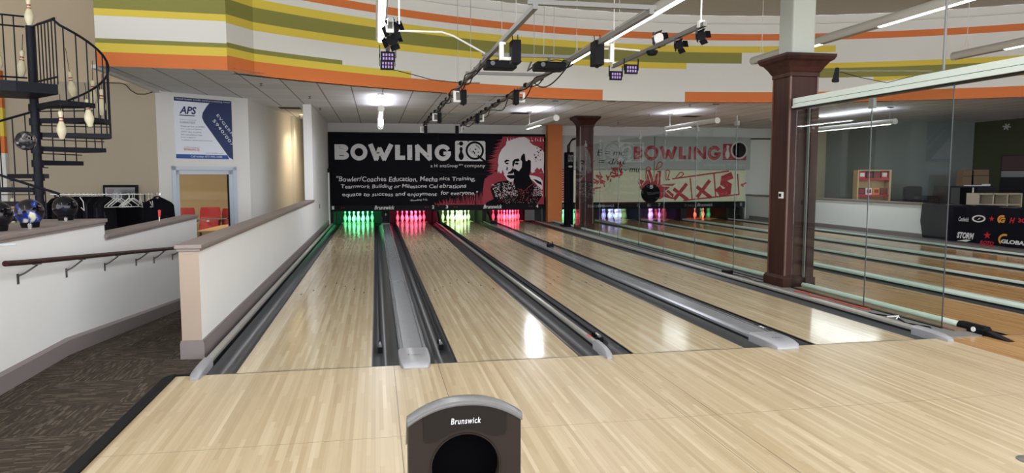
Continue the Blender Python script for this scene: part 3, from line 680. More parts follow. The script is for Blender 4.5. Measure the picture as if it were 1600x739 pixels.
t = thing('crumpled_tie', 'small white plastic scrap on the ledge near the front of the glass', 'scrap', (5.6, .85, .012)); b = MB().tube([(5.55, .95, .02), (5.6, .85, .04), (5.66, .9, .02)], .008).tube([(5.56, .82, .02), (5.62, .86, .045), (5.6, .96, .02)], .007); b.build('plastic', M['white'], t)
# bolt cover plate in the approach
t = thing('floor_plate', 'round grey plate set in the approach at the right edge', 'plate', (3.55, -2.66, 0.0)); b = MB().lathe([(.065, 0), (.065, .004), (.055, .008), (0, .008)], (3.55, -2.66, .0005), 24); b.build('disc', M['strut'], t)

# ================================================================== PINS
PIN = [(0.0, 0), (.026, 0), (.0285, .006), (.036, .03), (.049, .06), (.0575, .09), (.0605, .115), (.059, .14), (.052, .17), (.041, .2), (.031, .225), (.0245, .25), (.0230, .27), (.0245, .295), (.0285, .32), (.0323, .343), (.031, .36), (.024, .374), (.012, .3805), (0, .381)]
def make_pin(name, loc, label, group, m='pin', stripes=True):
    t = thing(name, label, 'bowling pin', loc, group); x, y, z = loc
    b = MB().lathe([(r, h + 0.0) for r, h in PIN], loc, 20); b.build('body', M[m], t)
    if stripes:
        b = MB(); b.lathe([(.0290, .235), (.0272, .243), (.0268, .248)], loc, 20); b.lathe([(.0240, .272), (.0247, .283), (.0258, .29)], loc, 20); b.build('neck_stripe', M['pinstripe'], t)
    return t
DECK = [('head pin', 0, 0), ('left pin of the second row', -1, 1), ('right pin of the second row', 1, 1), ('left pin of the third row', -2, 2), ('middle pin of the third row', 0, 2), ('right pin of the third row', 2, 2), ('far left pin of the back row', -3, 3), ('inner left pin of the back row', -1, 3), ('inner right pin of the back row', 1, 3), ('far right pin of the back row', 3, 3)]
keep = {6: [1, 4, 8, 9], 7: [6, 4, 9]}
CN = ['green', 'pinkish red', 'yellow green', 'red', 'green', 'blue violet', 'violet', 'red']
proto = make_pin('bowling_pin', (0, 0, 0), 'x', 'g')
first = True
for i, x in enumerate(LX):
    for k in keep.get(i, range(10)):
        nm, dx, row = DECK[k]; loc = (x + LW_ / 2 + dx * .1524, 18.29 + row * .264, 0.0)
        o = proto if first else copy_tree(proto); first = False
        o.location = loc; o['label'] = '%s lit pin on lane %s, %s' % (CN[i], NUM[i], nm); o['group'] = 'pins standing on lane %s' % NUM[i]
    light_area('pit_light', (x + LW_ / 2, 17.95, 0.58), 0.9, 0.06, PIT_WATT * (.6 if i > 3 else 1), PINCOL[i], (math.radians(66), 0, 0), spread=110)
# pit: kickback panels, curtain, roof
def kick(x0, x1, lab):
    t = thing('kickback', lab, 'panel', ((x0 + x1) / 2, 18.6, 0)); b = MB().box(x0, x1, 17.86, 19.75, -.1, .66); b.build('side_panel', M['pit'], t); return t
for x0, x1, lab in ((-1.49, -1.36, 'black pit side panel left of lane one'), (.17, .44, 'black pit divider between lanes one and two'), (1.962, 2.0, 'black pit divider between lanes two and three'), (3.545, 3.80, 'black pit divider between lanes three and four'), (5.345, 5.74, 'black pit side panel right of lane four'),
                    (5.80, 5.935, 'black pit side panel left of lane five'), (7.48, 7.66, 'black pit divider between lanes five and six'), (9.2, 9.205, 'thin pit divider between lanes six and seven'), (10.74, 10.96, 'black pit divider between lanes seven and eight'), (12.5, 12.6, 'black pit side panel right of lane eight')):
    kick(x0, x1, lab)
b = MB().box(12.6, 13.4, 18.11, 18.2, -.1, .9); struct('wall_back', b, M['pit'], 'black panel closing the pit at the right end', 'wall')
b = MB().box(-1.49, 13.3, 19.76, 19.8, -.11, .8); struct('wall_back', b, M['pit'], 'black curtain at the back of the pin pits', 'wall')
b = MB().box(-1.49, 13.3, 18.0, 19.76, .68, .72); struct('ceiling', b, M['pit'], 'black roof of the pin pits', 'ceiling')
t = thing('ball_door_box', 'black ball accelerator box standing between lanes one and two', 'machine box', (.305, 17.5, 0)); b = MB().box(.20, .41, 17.3, 17.72, .04, .40); b.build('housing', M['black'], t, bevel=.02)
b = MB().box(.285, .325, 17.28, 17.3, .30, .37); b.build('white_tag', M['txtdim'], t)
b = MB().box(.19, .42, 16.9, 17.3, .05, .09).tube([(.19, 16.92, .06), (.19, 17.28, .24)], .01).tube([(.42, 16.92, .06), (.42, 17.28, .24)], .01); b.build('guard', M['strutdark'], t)
for x, y, lab in ((2.0, 17.2, 'black pit guard between lanes two and three'), (3.67, 17.3, 'black pit guard between lanes three and four')):
    t = thing('pit_guard', lab, 'guard', (x, y, 0)); b = MB().prism([(16.7, .04), (17.75, .04), (17.75, .40), (17.5, .40)], x - .03, x + .03, lambda a, c, h: (h, a, c)); b.build('plate', M['black'], t)
t = thing('service_flap', 'grey translucent flap hanging at the pit right of lane four', 'flap', (5.15, 17.7, 0.05)); b = MB().box(4.98, 5.32, 17.68, 17.70, .06, .42); b.build('sheet', M['strutdark'], t)
b = MB().tube([(5.42, 17.0, .01), (5.42, 17.0, 0.5)], .008); b.build('post', M['strut'], t)
# ================================================================== PIN MASKS
_cm = cam.rotation_euler.to_matrix()
def at(u, v, **k):
    """measured point of the photo on a known plane x=, y= or z="""
    d = _cm @ Vector(((u - 800) / 1103.2, -(v - 369.5) / 1103.2, -1)); (a, val), = k.items(); i = 'xyz'.index(a)
    t = (val - cam.location[i]) / d[i]; return cam.location + d * t
def P8(x, y):    # right half of the left mask, measured in a close-up
    p = at(680 + x / 5.685, 200 + y / 5.685, y=17.75); return (p.x, p.z)
def Pm(u, v): p = at(u, v, y=17.75); return (p.x, p.z)
MY = 17.75
def fm(o): return lambda a, z: (a, MY - o, z)
# ---- left mask
t = thing('pin_mask', 'black pin mask with BOWLING lettering and white haired face above lanes one to four', 'mask', (2.1, 17.8, 0.43), 'pin masks')
for x0, x1, z0, z1 in ((-1.47, 2.045, 1.64, 2.98), (2.065, 5.70, 1.64, 2.98), (-1.42, 2.045, .62, 1.625), (2.065, 5.70, .62, 1.625)):
    b = MB().box(x0, x1, MY, MY + .05, z0, z1); b.build('graphic_panel', M['mask'], t)
b = MB().box(-1.49, 5.72, MY + .05, MY + .09, .42, 2.99); b.build('backing_frame', M['maskgap'], t)
b = MB().box(-1.47, 2.045, MY - .02, MY + .05, .43, .61).box(2.065, 5.70, MY - .02, MY + .05, .43, .61); ns = b.build('number_strip', M['black'], t)
b = MB()
for s, x in (('1', -1.37), ('2', 1.87), ('3', 2.33), ('4', 5.42)): put_text(b, s, fm(.022), x - .04, x + .04, .49, .60, .03)
for x0, x1 in ((-.05, .60), (3.56, 4.20)): put_text(b, 'Brunswick', fm(.022), x0, x1, .475, .605, .02, .25)
b.build('number_lettering', M['txt'], ns)
b = MB()
for x in (-1.1, -1.02, 1.62, 1.70, 2.58, 2.66, 5.15, 5.23): b.box(x - .015, x + .015, MY - .024, MY - .02, .53, .55)
b.build('pilot_lamp', M['logored'], ns)
b = MB(); LT = [('B', 523, 544), ('O', 546.5, 575.5), ('W', 576, 614), ('L', 617.5, 633), ('I', 637, 643), ('N', 649, 675), ('G', 678, 706)]
for ch, u0, u1 in LT:
    x0, zb = Pm(u0, 249.5); x1, _ = Pm(u1, 249.5); zt = 2.60 if ch != 'O' else 2.62
    if ch in 'IL':
        sw = .155
        if ch == 'I': flat_poly(b, [(x0 - .01, 2.1), (x0 + .15, 2.1), (x0 + .15, 2.59), (x0 - .01, 2.59)], fm(.004))
        else: flat_poly(b, [(x0, 2.1), (x1, 2.1), (x1, 2.24), (x0 + .16, 2.24), (x0 + .16, 2.59), (x0, 2.59)], fm(.004))
    elif ch == 'O': ring(b, (x0 + x1) / 2, 2.345, .135, .27, fm(.004))
    elif ch == 'W': poly_line(b, [(x0 + .08, 2.56), (x0 + .24, 2.14), (x0 + .36, 2.44), (x0 + .50, 2.14), (x1 - .07, 2.56)], .15, fm(.004))
    elif ch == 'N': poly_line(b, [(x0 + .07, 2.13), (x0 + .07, 2.54), (x1 - .08, 2.15), (x1 - .08, 2.56)], .145, fm(.004))
    elif ch == 'G':
        c = ((x0 + x1) / 2, 2.345); n = 26; pts = [(c[0] + .2 * math.cos(a), c[1] + .2 * math.sin(a)) for a in [math.radians(40 + 320 * k / n) for k in range(n + 1)]]
        poly_line(b, pts, .135, fm(.004)); flat_poly(b, [(c[0] + .02, 2.27), (c[0] + .27, 2.27), (c[0] + .27, 2.38), (c[0] + .02, 2.38)], fm(.0045))
    else:
        flat_poly(b, [(x0, 2.1), (x0 + .15, 2.1), (x0 + .15, 2.59), (x0, 2.59)], fm(.004))
        for cz, r in ((2.465, .125), (2.235, .135)):
            pts = [(x0 + .24 + (r - .06) * 1.9 * math.cos(a), cz + (r - .06) * math.sin(a)) for a in [math.radians(-90 + 180 * k / 10) for k in range(11)]]
            poly_line(b, [(x0 + .1, cz - r + .06)] + pts + [(x0 + .1, cz + r - .06)], .12, fm(.004))
b.build('bowling_lettering', M['txtworn'], t)
b = MB(); x0, z1 = Pm(711, 220.5); x1, z0 = Pm(758.5, 252.5); z0, z1 = 2.07, 2.74
flat_poly(b, [(x0 + .04, z0), (x1 - .04, z0), (x1, z0 + .04), (x1, z1 - .04), (x1 - .04, z1), (x0 + .04, z1), (x0, z1 - .04), (x0, z0 + .04)], fm(.003))
iq = b.build('logo_tile', M['txtworn'], t)
PINO = [(.5, 0), (.62, .02), (.76, .12), (.84, .28), (.80, .42), (.66, .58), (.62, .70), (.70, .82), (.68, .92), (.5, 1.0)]
def pin_outline(x, z, w_, h): pts = [(x + (a - .5) * w_, z + c * h) for a, c in PINO]; return pts + [(2 * x - a, c) for a, c in pts[1:-1][::-1]]
b = MB(); flat_poly(b, pin_outline(x0 + .20, z0 + .03, .26, .44), fm(.006)); flat_poly(b, disc(x0 + .20, z1 - .09, .07), fm(.006))
ring(b, x0 + .66, z0 + .35, .24, .31, fm(.006)); poly_line(b, [(x0 + .78, z0 + .17), (x0 + .97, z0 + .02)], .07, fm(.006))
for dx, dz in ((-.05, -.04), (.03, .03), (-.01, -.09)): flat_poly(b, disc(x0 + .66 + dx, z0 + .36 + dz, .028), fm(.006))
for k in range(7): a = random.uniform(0, 6); poly_line(b, [(x0 + .66 + .15 * math.cos(a), z0 + .36 + .15 * math.sin(a)), (x0 + .66 + .19 * math.cos(a + .5), z0 + .36 + .19 * math.sin(a + .5))], .012, fm(.006))
b.build('logo_drawing', M['inkblack'], iq)
b = MB(); put_text(b, 'a H', fm(.004), 1.80, 2.02, 1.86, 1.96); put_text(b, 'antzGroup', fm(.004), 2.10, 2.70, 1.83, 1.965); put_text(b, 'SM', fm(.004), 2.74, 2.87, 1.92, 1.97); put_text(b, 'company', fm(.004), 2.93, 3.63, 1.83, 1.94)
def hand(a, z): return a + .006 * math.sin(z * 40 + a * 3), z + .012 * math.sin(a * 9.0)
for s, xa, xb, za, zb in (('"Bowler/Coaches Education, Mecha', -1.24, 2.03, 1.37, 1.56), ('nics Training,', 2.09, 3.29, 1.38, 1.55), ('Teamwork Building or Milestone Cel', -1.10, 2.03, 1.14, 1.30), ('ebrations', 2.09, 2.98, 1.17, 1.31), ('equate to success and enjoyment', -1.07, 2.00, .88, 1.04), ('for everyone."', 2.14, 3.38, .90, 1.08), ('-Bowling I.Q.', 1.10, 1.70, .74, .81)):
    put_text(b, s, fm(.004), xa, xb, za, zb, .006, .12, 1.0, warp=hand)
b.build('slogan_lettering', M['txt'], t)
# crimson ground with spiky brush edge
b = MB()
def red(pts): flat_poly(b, [P8(*p) for p in pts], fm(.002))
red([(600, 76), (966, 76), (966, 700), (430, 700), (418, 620), (430, 500), (440, 450), (520, 400), (540, 300), (560, 200)])
for k in range(30):
    s = k / 29; yy = 90 + s * 320; xx = 600 - 80 * math.sin(s * 2.2) - 30 * s; red([(xx + 60, yy - 9), (xx + 60, yy + 9), (xx - random.uniform(15, 60), yy + random.uniform(8, 26))])
for k in range(46):
    s = k / 45; xx = 10 + s * 430; hh = 20 + 95 * s + random.uniform(0, 30); red([(xx - 7, 696), (xx + 9, 696), (xx - 14 + random.uniform(-6, 6), 690 - hh)])
red([(0, 697), (430, 697), (430, 640), (200, 668), (0, 680)])
b.build('crimson_brushwork', M['inkred'], t)
b = MB()
def wp(pts, o=.005): flat_poly(b, [P8(*p) for p in pts], fm(o))
hair = [(556, 300), (566, 240), (590, 190), (628, 150), (632, 120), (665, 112), (700, 96), (745, 84), (790, 80), (815, 90), (836, 122), (868, 150), (910, 166), (945, 190), (966, 215), (966, 300), (962, 360), (966, 403), (930, 395), (905, 382), (880, 392), (858, 402), (840, 360), (700, 404), (612, 404), (596, 370), (590, 404), (572, 400), (566, 380), (558, 402), (552, 370), (562, 330)]
wp(hair)
for k in range(14): xx = 640 + k * 24; wp([(xx, 120), (xx + 14, 118), (xx + random.uniform(-10, 20), 80 + random.uniform(-2, 20))])
wp([(612, 398), (700, 398), (700, 420), (612, 420)], .0045); wp([(612, 416), (700, 416), (700, 470), (668, 478), (640, 462), (628, 440)]); wp([(832, 418), (880, 424), (930, 440), (955, 470), (952, 550), (905, 505), (868, 470), (845, 450)])
for k in range(230):
    s = random.random(); q = random.random(); X = 500 + s * 190; Y = 500 + q * 130 - s * 30; X += (q * 40); wp([(X, Y), (X + random.uniform(4, 11), Y + random.uniform(-4, 5)), (X + random.uniform(0, 7), Y + random.uniform(5, 12))], .008)
for k in range(110):
    X = 870 + random.random() * 80; Y = 500 + random.random() * 100; wp([(X, Y), (X + random.uniform(4, 9), Y + random.uniform(-3, 4)), (X + random.uniform(0, 6), Y + random.uniform(4, 10))], .008)
for k in range(80):
    X = 600 + random.random() * 320; Y = 560 + random.random() * 110; wp([(X, Y), (X + random.uniform(3, 7), Y + random.uniform(-2, 3)), (X + random.uniform(0, 4), Y + random.uniform(3, 7))], .008)
b.build('white_stencil', M['inkwhite'], t)
b = MB()
wp([(784, 226), (796, 232), (802, 290), (812, 296), (828, 280), (850, 290), (850, 370), (836, 410), (700, 410), (690, 380), (706, 360), (742, 385), (768, 350), (772, 300), (758, 280), (764, 250)], .007)
wp([(686, 296), (706, 276), (738, 270), (752, 290), (730, 300), (712, 296), (700, 330), (692, 350), (684, 330)], .007); wp([(706, 312), (724, 304), (744, 314), (732, 326), (714, 324)], .007)
wp([(612, 296), (630, 280), (656, 284), (660, 294), (640, 296), (620, 312)], .007); wp([(620, 316), (640, 306), (654, 316), (640, 324)], .007)
wp([(690, 350), (700, 372), (690, 404), (640, 408), (650, 392), (668, 384), (682, 366)], .007); wp([(636, 344), (646, 352), (640, 380), (630, 370)], .007)
wp([(640, 418), (700, 416), (832, 416), (856, 470), (870, 492), (830, 520), (790, 560), (740, 540), (705, 520), (694, 470), (700, 448), (672, 452), (652, 444), (634, 430)], .007)
wp([(490, 540), (520, 500), (560, 478), (610, 470), (650, 466), (700, 500), (740, 545), (790, 562), (840, 520), (872, 496), (930, 545), (952, 590), (925, 640), (880, 697), (440, 697), (455, 660), (520, 630)], .0065)
wp([(700, 396), (838, 396), (838, 420), (700, 420)], .0068); wp([(868, 452), (900, 460), (940, 480), (950, 512), (905, 488)], .0065)
for k in range(24): X = 872 + random.random() * 60; Y = 170 + random.random() * 120; wp([(X, Y), (X + random.uniform(6, 22), Y + random.uniform(-14, 16)), (X + random.uniform(4, 12), Y + random.uniform(6, 14))], .007)
for k in range(22):
    X = 120 + k * 14; wp([(X, 670), (X + 5, 670), (X - 12 + k * .4, 600 - random.uniform(0, 30))], .004)
b.build('black_stencil', M['inkblack'], t)
b = MB()
for k in range(150):
    X = 560 + random.random() * 380; Y = 540 + random.random() * 120; wp([(X, Y), (X + random.uniform(4, 10), Y + random.uniform(-4, 4)), (X + random.uniform(0, 5), Y + random.uniform(5, 11))], .009)
wp([(880, 380), (905, 350), (925, 370), (940, 350), (962, 402), (925, 392), (900, 398)], .007)
for k in range(16): wp([(835 + k * 8, 90 + k * 4.5), (850 + k * 8, 92 + k * 3), (905 + random.uniform(0, 60), 120 + random.uniform(-30, 50))], .006)
b.build('crimson_stencil', M['inkred'], t)
# ---- right mask
t = thing('pin_mask', 'grey and cream pin mask with red lettering and starburst above lanes five to eight', 'mask', (9.7, 17.8, 0.5), 'pin masks')
for x0, x1, z0, z1, mm in ((6.28, 9.64, 1.79, 2.96, 'greymask'), (9.66, 13.33, 1.79, 2.96, 'greymask'), (6.28, 9.64, .66, 1.78, 'creammask'), (9.66, 13.18, .66, 1.78, 'creammask')):
    b = MB().box(x0, x1, MY, MY + .05, z0, z1); b.build('graphic_panel', M[mm], t)
b = MB().box(6.28, 13.14, MY + .05, MY + .09, .42, 2.9).box(6.28, 13.16, MY - .02, MY + .05, .43, .655); ns = b.build('number_strip', M['black'], t)
b = MB()
for s, x in (('5', 6.36), ('6', 9.45), ('7', 9.86), ('8', 13.0)): put_text(b, s, fm(.022), x - .045, x + .045, .49, .61, .03)
for x0, x1 in ((7.6, 8.2), (11.3, 11.9)): put_text(b, 'Brunswick', fm(.022), x0, x1, .49, .60, .02, .25)
b.build('number_lettering', M['txtdim'], ns)
b = MB().box(12.95, 13.10, MY, MY + .3, 0.02, .6); b.build('end_leg', M['black'], t)
def Q(x, y): p = at(960 + x / 5.277, 190 + y / 5.277, y=MY); return (p.x, p.z)
b = MB()
def ltr(ch, xa, xb):
    (x0, zt), (x1, _), (_, zb) = Q(xa, 207), Q(xb, 207), Q(xa, 310); wd = (x1 - x0); H = zt - zb
    if ch == 'O': ring(b, (x0 + x1) / 2, (zt + zb) / 2, wd * .27, wd * .5, fm(.004))
    elif ch == 'W': poly_line(b, [(x0 + .06, zt - .03), (x0 + wd * .3, zb + .05), (x0 + wd * .5, zt - .15), (x0 + wd * .7, zb + .05), (x1 - .06, zt - .03)], .13, fm(.004))
    elif ch == 'N': poly_line(b, [(x0 + .06, zb + .03), (x0 + .06, zt - .05), (x1 - .06, zb + .05), (x1 - .06, zt - .03)], .12, fm(.004))
    elif ch == 'I': flat_poly(b, [(x0, zb), (x1, zb), (x1, zt), (x0, zt)], fm(.004))
    elif ch == 'L': flat_poly(b, [(x0, zb), (x1, zb), (x1, zb + .13), (x0 + .14, zb + .13), (x0 + .14, zt), (x0, zt)], fm(.004))
    elif ch == 'G':
        c = ((x0 + x1) / 2, (zt + zb) / 2); r = wd * .38; poly_line(b, [(c[0] + r * math.cos(a), c[1] + r * math.sin(a)) for a in [math.radians(40 + 320 * k / 24) for k in range(25)]], wd * .24, fm(.004)); flat_poly(b, [(c[0], c[1] - .09), (x1, c[1] - .09), (x1, c[1] + .02), (c[0], c[1] + .02)], fm(.0045))
    else:
        flat_poly(b, [(x0, zb), (x0 + .14, zb), (x0 + .14, zt), (x0, zt)], fm(.004))
        for cz, r in ((zb + H * .73, H * .26), (zb + H * .28, H * .28)):
            pts = [(x0 + .17 + (r - .05) * 1.3 * math.cos(a), cz + (r - .05) * math.sin(a)) for a in [math.radians(-90 + 180 * k / 10) for k in range(11)]]; poly_line(b, [(x0 + .1, cz - r + .05)] + pts + [(x0 + .1, cz + r - .05)], .1, fm(.004))
for ch, xa, xb in (('B', 160, 235), ('O', 248, 365), ('W', 376, 515), ('L', 532, 592), ('I', 610, 634), ('N', 655, 757), ('G', 770, 878)): ltr(ch, xa, xb)
b.build('bowling_lettering', M['redworn'], t)
b = MB(); (x0, z1), (x1, z0) = Q(896, 183), Q(1086, 318); flat_poly(b, [(x0, z0), (x1, z0), (x1, z1), (x0, z1)], fm(.003)); iq = b.build('logo_tile', M['redworn'], t)
b = MB(); ring(b, x0 + .63, z0 + .36, .27, .33, fm(.006)); flat_poly(b, pin_outline(x0 + .18, z0 + .05, .26, .5), fm(.006)); b.build('logo_ring', M['ghost'], iq)
b = MB(); flat_poly(b, disc(x0 + .63, z0 + .36, .26), fm(.005)); b.build('logo_ball', M['inkblack'], iq)
b = MB(); put_text(b, 'a HantzGroup SM company', fm(.004), 11.55, 13.15, 1.9, 2.03); ring(b, *Q(105, 250), .30, .34, fm(.004)); ring(b, *Q(105, 250), .16, .2, fm(.004))
xx0, zz1 = Q(40, 175); xx1, zz0 = Q(235, 330)
poly_line(b, [(xx0, zz0), (xx1, zz0), (xx1, zz1), (xx0, zz1)], .05, fm(.003), closed=True); ring(b, 7.65, 1.45, .42, .44, fm(.004)); b.build('pale_drawing', M['ghost'], t)
b = MB()
for pts in ([(258, 460), (262, 385), (280, 370), (296, 385), (292, 400)], [(340, 400), (360, 340), (380, 330), (395, 345), (385, 370), (350, 395)], [(425, 480), (425, 405), (440, 398), (455, 410), (440, 470), (455, 480)], [(500, 470), (540, 420), (560, 418), (570, 432), (550, 455), (500, 470)]): poly_line(b, [Q(*p) for p in pts], .035, fm(.004), closed=True)
star = [(186, 480), (215, 560), (225, 545), (196, 470), (250, 490), (262, 395), (295, 400), (322, 480), (355, 405), (385, 405), (378, 520), (508, 510), (440, 560), (490, 600), (480, 640), (405, 620), (380, 640), (230, 640), (240, 570)]
flat_poly(b, [Q(*p) for p in star], fm(.003))
for pts in ([(480, 472), (940, 408)], [(625, 470), (640, 640)], [(820, 432), (836, 620)], [(1015, 435), (1027, 600)], [(570, 650), (1027, 600)], [(1045, 525), (1085, 505)], [(1050, 515), (1060, 535)]): poly_line(b, [Q(*p) for p in pts], .05, fm(.004))
for x in (545, 735): poly_line(b, [Q(x - 50, 560 - (x - 545) * .1), Q(x + 52, 640 - (x - 545) * .1)], .13, fm(.004)); poly_line(b, [Q(x + 45, 520 - (x - 545) * .15), Q(x - 48, 635 - (x - 545) * .1)], .13, fm(.004))
poly_line(b, [Q(955, 448), Q(905, 470), Q(900, 505), Q(940, 530), Q(935, 575), Q(880, 585), Q(862, 560)], .25, fm(.004))
for k in range(60):
    s = random.random(); cxx = 7.05 + s * 1.45; czz = .95 + s * .88 + random.uniform(-.22, .22); poly_line(b, [(cxx, czz), (cxx + random.uniform(-.2, .05), czz + random.uniform(-.12, .16))], .05, fm(.004))
for k in range(14): cz = .75 + k * .08; poly_line(b, [(6.32, cz), (6.32 + random.uniform(.15, .35), cz + random.uniform(0, .1))], .05, fm(.004))
b.build('brick_drawing', M['inkbrick'], t)
b = MB()
for pts in ([(228, 520), (258, 480), (272, 410), (300, 500)], [(322, 490), (340, 430), (362, 420), (358, 510)], [(395, 530), (470, 535), (420, 575), (470, 620)]): poly_line(b, [Q(*p) for p in pts], .03, fm(.005))
b.build('cream_line', M['creammask'], t)
b = MB(); c = Q(298, 592); flat_poly(b, disc(c[0], max(c[1], .66 + .3), .36, .34), fm(.006)); put_text(b, 'E = mc', fm(.005), 7.55, 8.55, 2.28, 2.48, 0, .2); put_text(b, '2', fm(.005), 8.6, 8.68, 2.42, 2.54, 0, .2); put_text(b, 'v = d/at', fm(.005), 7.3, 8.6, 1.98, 2.17, 0, .2); put_text(b, 'mv - mu', fm(.005), 8.1, 9.1, 1.70, 1.85, 0, .2)
b.build('black_drawing', M['inkblack'], t)
b = MB(); put_text(b, '5', fm(.008), c[0] - .03, c[0] + .09, 1.13, 1.26, .03); b.build('ball_number', M['txt'], t)
b = MB().box(9.64, 9.66, MY - .004, MY, .66, 2.96); b.build('panel_joint', M['maskgap'], t)

# ================================================================== GLASS PARTITION
def pane(x, y0, y1, z0, z1, label, clamp=True):
    t = thing('glass_panel', label, 'glass panel', (x, y0, z0), 'glass partition panels')
    b = MB().box(x - .006, x + .006, y0 + .004, y1 - .004, z0, z1); b.build('pane', M['glass'], t)
    b = MB().box(x - .0065, x + .0065, y0 + .003, y0 + .007, z0, z1).box(x - .0065, x + .0065, y0, y1, z0 - .0, z0 + .012); b.build('edge', M['glassedge'], t)
    if clamp:
        b = MB().box(x - .02, x + .02, y0 - .05, y0 + .05, z1 - .04, z1 + .03).tube([(x, y0, z1 + .02), (x, y0, z1 + .12)], .012); b.build('top_clamp', M['strut'], t)
    return t
ys = [3.62, 4.68, 6.11, 7.54, 8.9, 10.28, 11.7, 13.0, 13.98]
ords = ['first', 'second', 'third', 'fourth', 'fifth', 'sixth', 'seventh', 'eighth']
for i in range(8): pane(5.70, ys[i], ys[i + 1], 0.014, 2.42, '%s glass panel behind the large mahogany column, counted toward the pins' % ords[i], True)
p = pane(5.70, 1.53, 3.04, 0.014, 2.50, 'glass panel touching the front of the large mahogany column', False)
b = MB().box(5.68, 5.72, 1.49, 1.57, 2.36, 2.48); b.build('steel_patch', M['strut'], p)
pane(5.70, 0.34, 1.53, 0.014, 2.50, 'front most glass panel at the edge of the opening', False)
t = thing('glass_jamb', 'thin metal jamb on the front face of the large mahogany column', 'jamb', (5.98, 3.08, 0)); b = MB().box(5.90, 5.915, 3.05, 3.10, .15, 2.52); b.build('bar', M['strut'], t)
b = MB().box(5.92, 6.03, 3.03, 3.12, .012, 2.52); b.build('wood_post', M['mahog'], t); b = MB().box(5.905, 6.05, 3.01, 3.10, .012, .16); b.build('base', M['mahog'], t)
t = thing('header_beam', 'pale green grey header track running over the glass toward the camera', 'beam', (5.75, 0, 2.55))
b = MB().box(5.68, 5.80, -2.4, 3.115, 2.535, 2.64).box(5.665, 5.815, -2.4, 3.115, 2.51, 2.535); b.build('track', mat('header_paint', srgb(206, 216, 208), 0.4), t)
b = MB().box(5.69, 5.79, -2.39, 3.10, 2.492, 2.51).box(5.6795, 5.68, -2.4, 3.1, 2.565, 2.570); b.build('seal', M['gutterdark'], t)
b = MB().tube([(5.75, .55, 2.64), (5.75, .55, HZ)], .014, 10).lathe([(.035, 0), (.035, .01), (.016, .02)], (5.75, .55, 2.64), 14); b.build('hanger_rod', M['strut'], t)
t = thing('arm_spotlight', 'small black spotlight on a thin arm above the header near the big column', 'spotlight', (5.6, 1.5, 2.72))
q1 = at(1440, 117, x=5.75); q0 = at(1308, 111, y=q1.y + .35)
b = MB().tube([q1, (q1.x, q1.y, 2.64)], .02).tube([(q1.x, q1.y - .15, q1.z + .02), q0], .006, 8); b.build('arm', M['strut'], t)
b = MB().tube([q0 + Vector((.0, 0, .03)), q0 + Vector((-.03, -.02, -.10))], .022, 12, r2=.034).tube([q0 + Vector((-.03, -.02, -.09)), q0 + Vector((-.032, -.022, -.12))], .038, 12); b.build('head', M['black'], t)
b = MB().tube([q0, q0 + (q1 - q0) * .3 + Vector((0, 0, -.06)), q0 + (q1 - q0) * .6 + Vector((0, 0, -.10)), q0 + (q1 - q0) * .85 + Vector((0, 0, -.03)), q1], .004, 6); b.build('cable', M['black'], t)

# ================================================================== PENDANT LAMPS
def rot_y_axis(): return Matrix.Rotation(-PI / 2, 3, 'X')     # z axis -> +y
def lamp(x, y0, y1, z, segs, label, group, top, r=.085, cables=(), drop=False, pw=1.0):
    t = thing('pendant_lamp', label, 'pendant lamp', (x, y1, z), group)
    n = 20; v = []; f = []; ang = [math.radians(-52 + k * (284) / n) for k in range(n + 1)]      # open toward the floor
    for y in (y0, y1):
        for a in ang: v.append((x + r * math.cos(a), y, z + r * math.sin(a)))
    for k in range(n): f.append((k, k + 1, n + 2 + k, n + 1 + k))
    b = MB().add(v, f, 0, True)
    hz = z + r * math.sin(ang[0]); hx = r * math.cos(ang[0])
    for yy in (y0, y1): b.add([(x + (r + .002) * math.cos(2 * PI * k / 24), yy, z + (r + .002) * math.sin(2 * PI * k / 24)) for k in range(24)], [tuple(range(24))])
    for a0_, a1_ in ((y0, y0 + .02), (y1 - .02, y1)): b.add([(x + (r + .002) * math.cos(2 * PI * k / 24), yy, z + (r + .002) * math.sin(2 * PI * k / 24)) for yy in (a0_, a1_) for k in range(24)], [(k, (k + 1) % 24, 24 + (k + 1) % 24, 24 + k) for k in range(24)], 0, True)
    hs = b.build('housing', M['lamphousing'], t)
    for (a, c, on) in segs:
        b = MB(); v = []; m = 8
        for y in (a, c):
            for k in range(m + 1): aa_ = math.radians(-52 - k * 76 / m); v.append((x + r * .97 * math.cos(aa_), y, z + r * .97 * math.sin(aa_)))
        b.add(v, [(k, k + 1, m + 2 + k, m + 1 + k) for k in range(m)], 0, True); b.build('diffuser', M['tube'] if on else M['tubeoff'], t)
        if on:
            light_area('lamp_light', (x, (a + c) / 2, z - r - .012), .10, (c - a) * .98, (DROP_WATT if drop else TUBE_WATT) * (c - a) * pw, parent=t)
            if drop: light_area('lamp_uplight', (x, (a + c) / 2, z + r + .012), .08, (c - a) * .9, 8 * (c - a), (.86, .86, 1.0), (PI, 0, 0), parent=t)
    for cy in cables:
        if drop:
            b = MB().tube([(x, cy, z + r), (x, cy, top)], .004, 6); b.build('hanging_cable', M['wire'], t); b = MB().box(x - .07, x + .07, cy - .035, cy + .035, top - .018, top); b.build('canopy', M['strutdark'], t)
        else:
            b = MB().tube([(x, cy - .06, z + r), (x, cy, z + r + .28), (x, cy, top)], .006, 6).tube([(x, cy + .06, z + r), (x, cy, z + r + .28)], .006, 6); b.build('hanging_cord', M['cord'], t)
    return t
GA, GB_ = 'long pendant lamps over the approach', 'short pendant lamps under the low ceiling'
lamp(.13, -6.5, 7.1, 4.0, [(-6.4, -2, True), (-1.98, 2.5, True), (2.52, 7.05, True)], 'long lit pendant lamp pointing straight at the viewer above lane one', GA, HZ, cables=(6.0, 0.5))
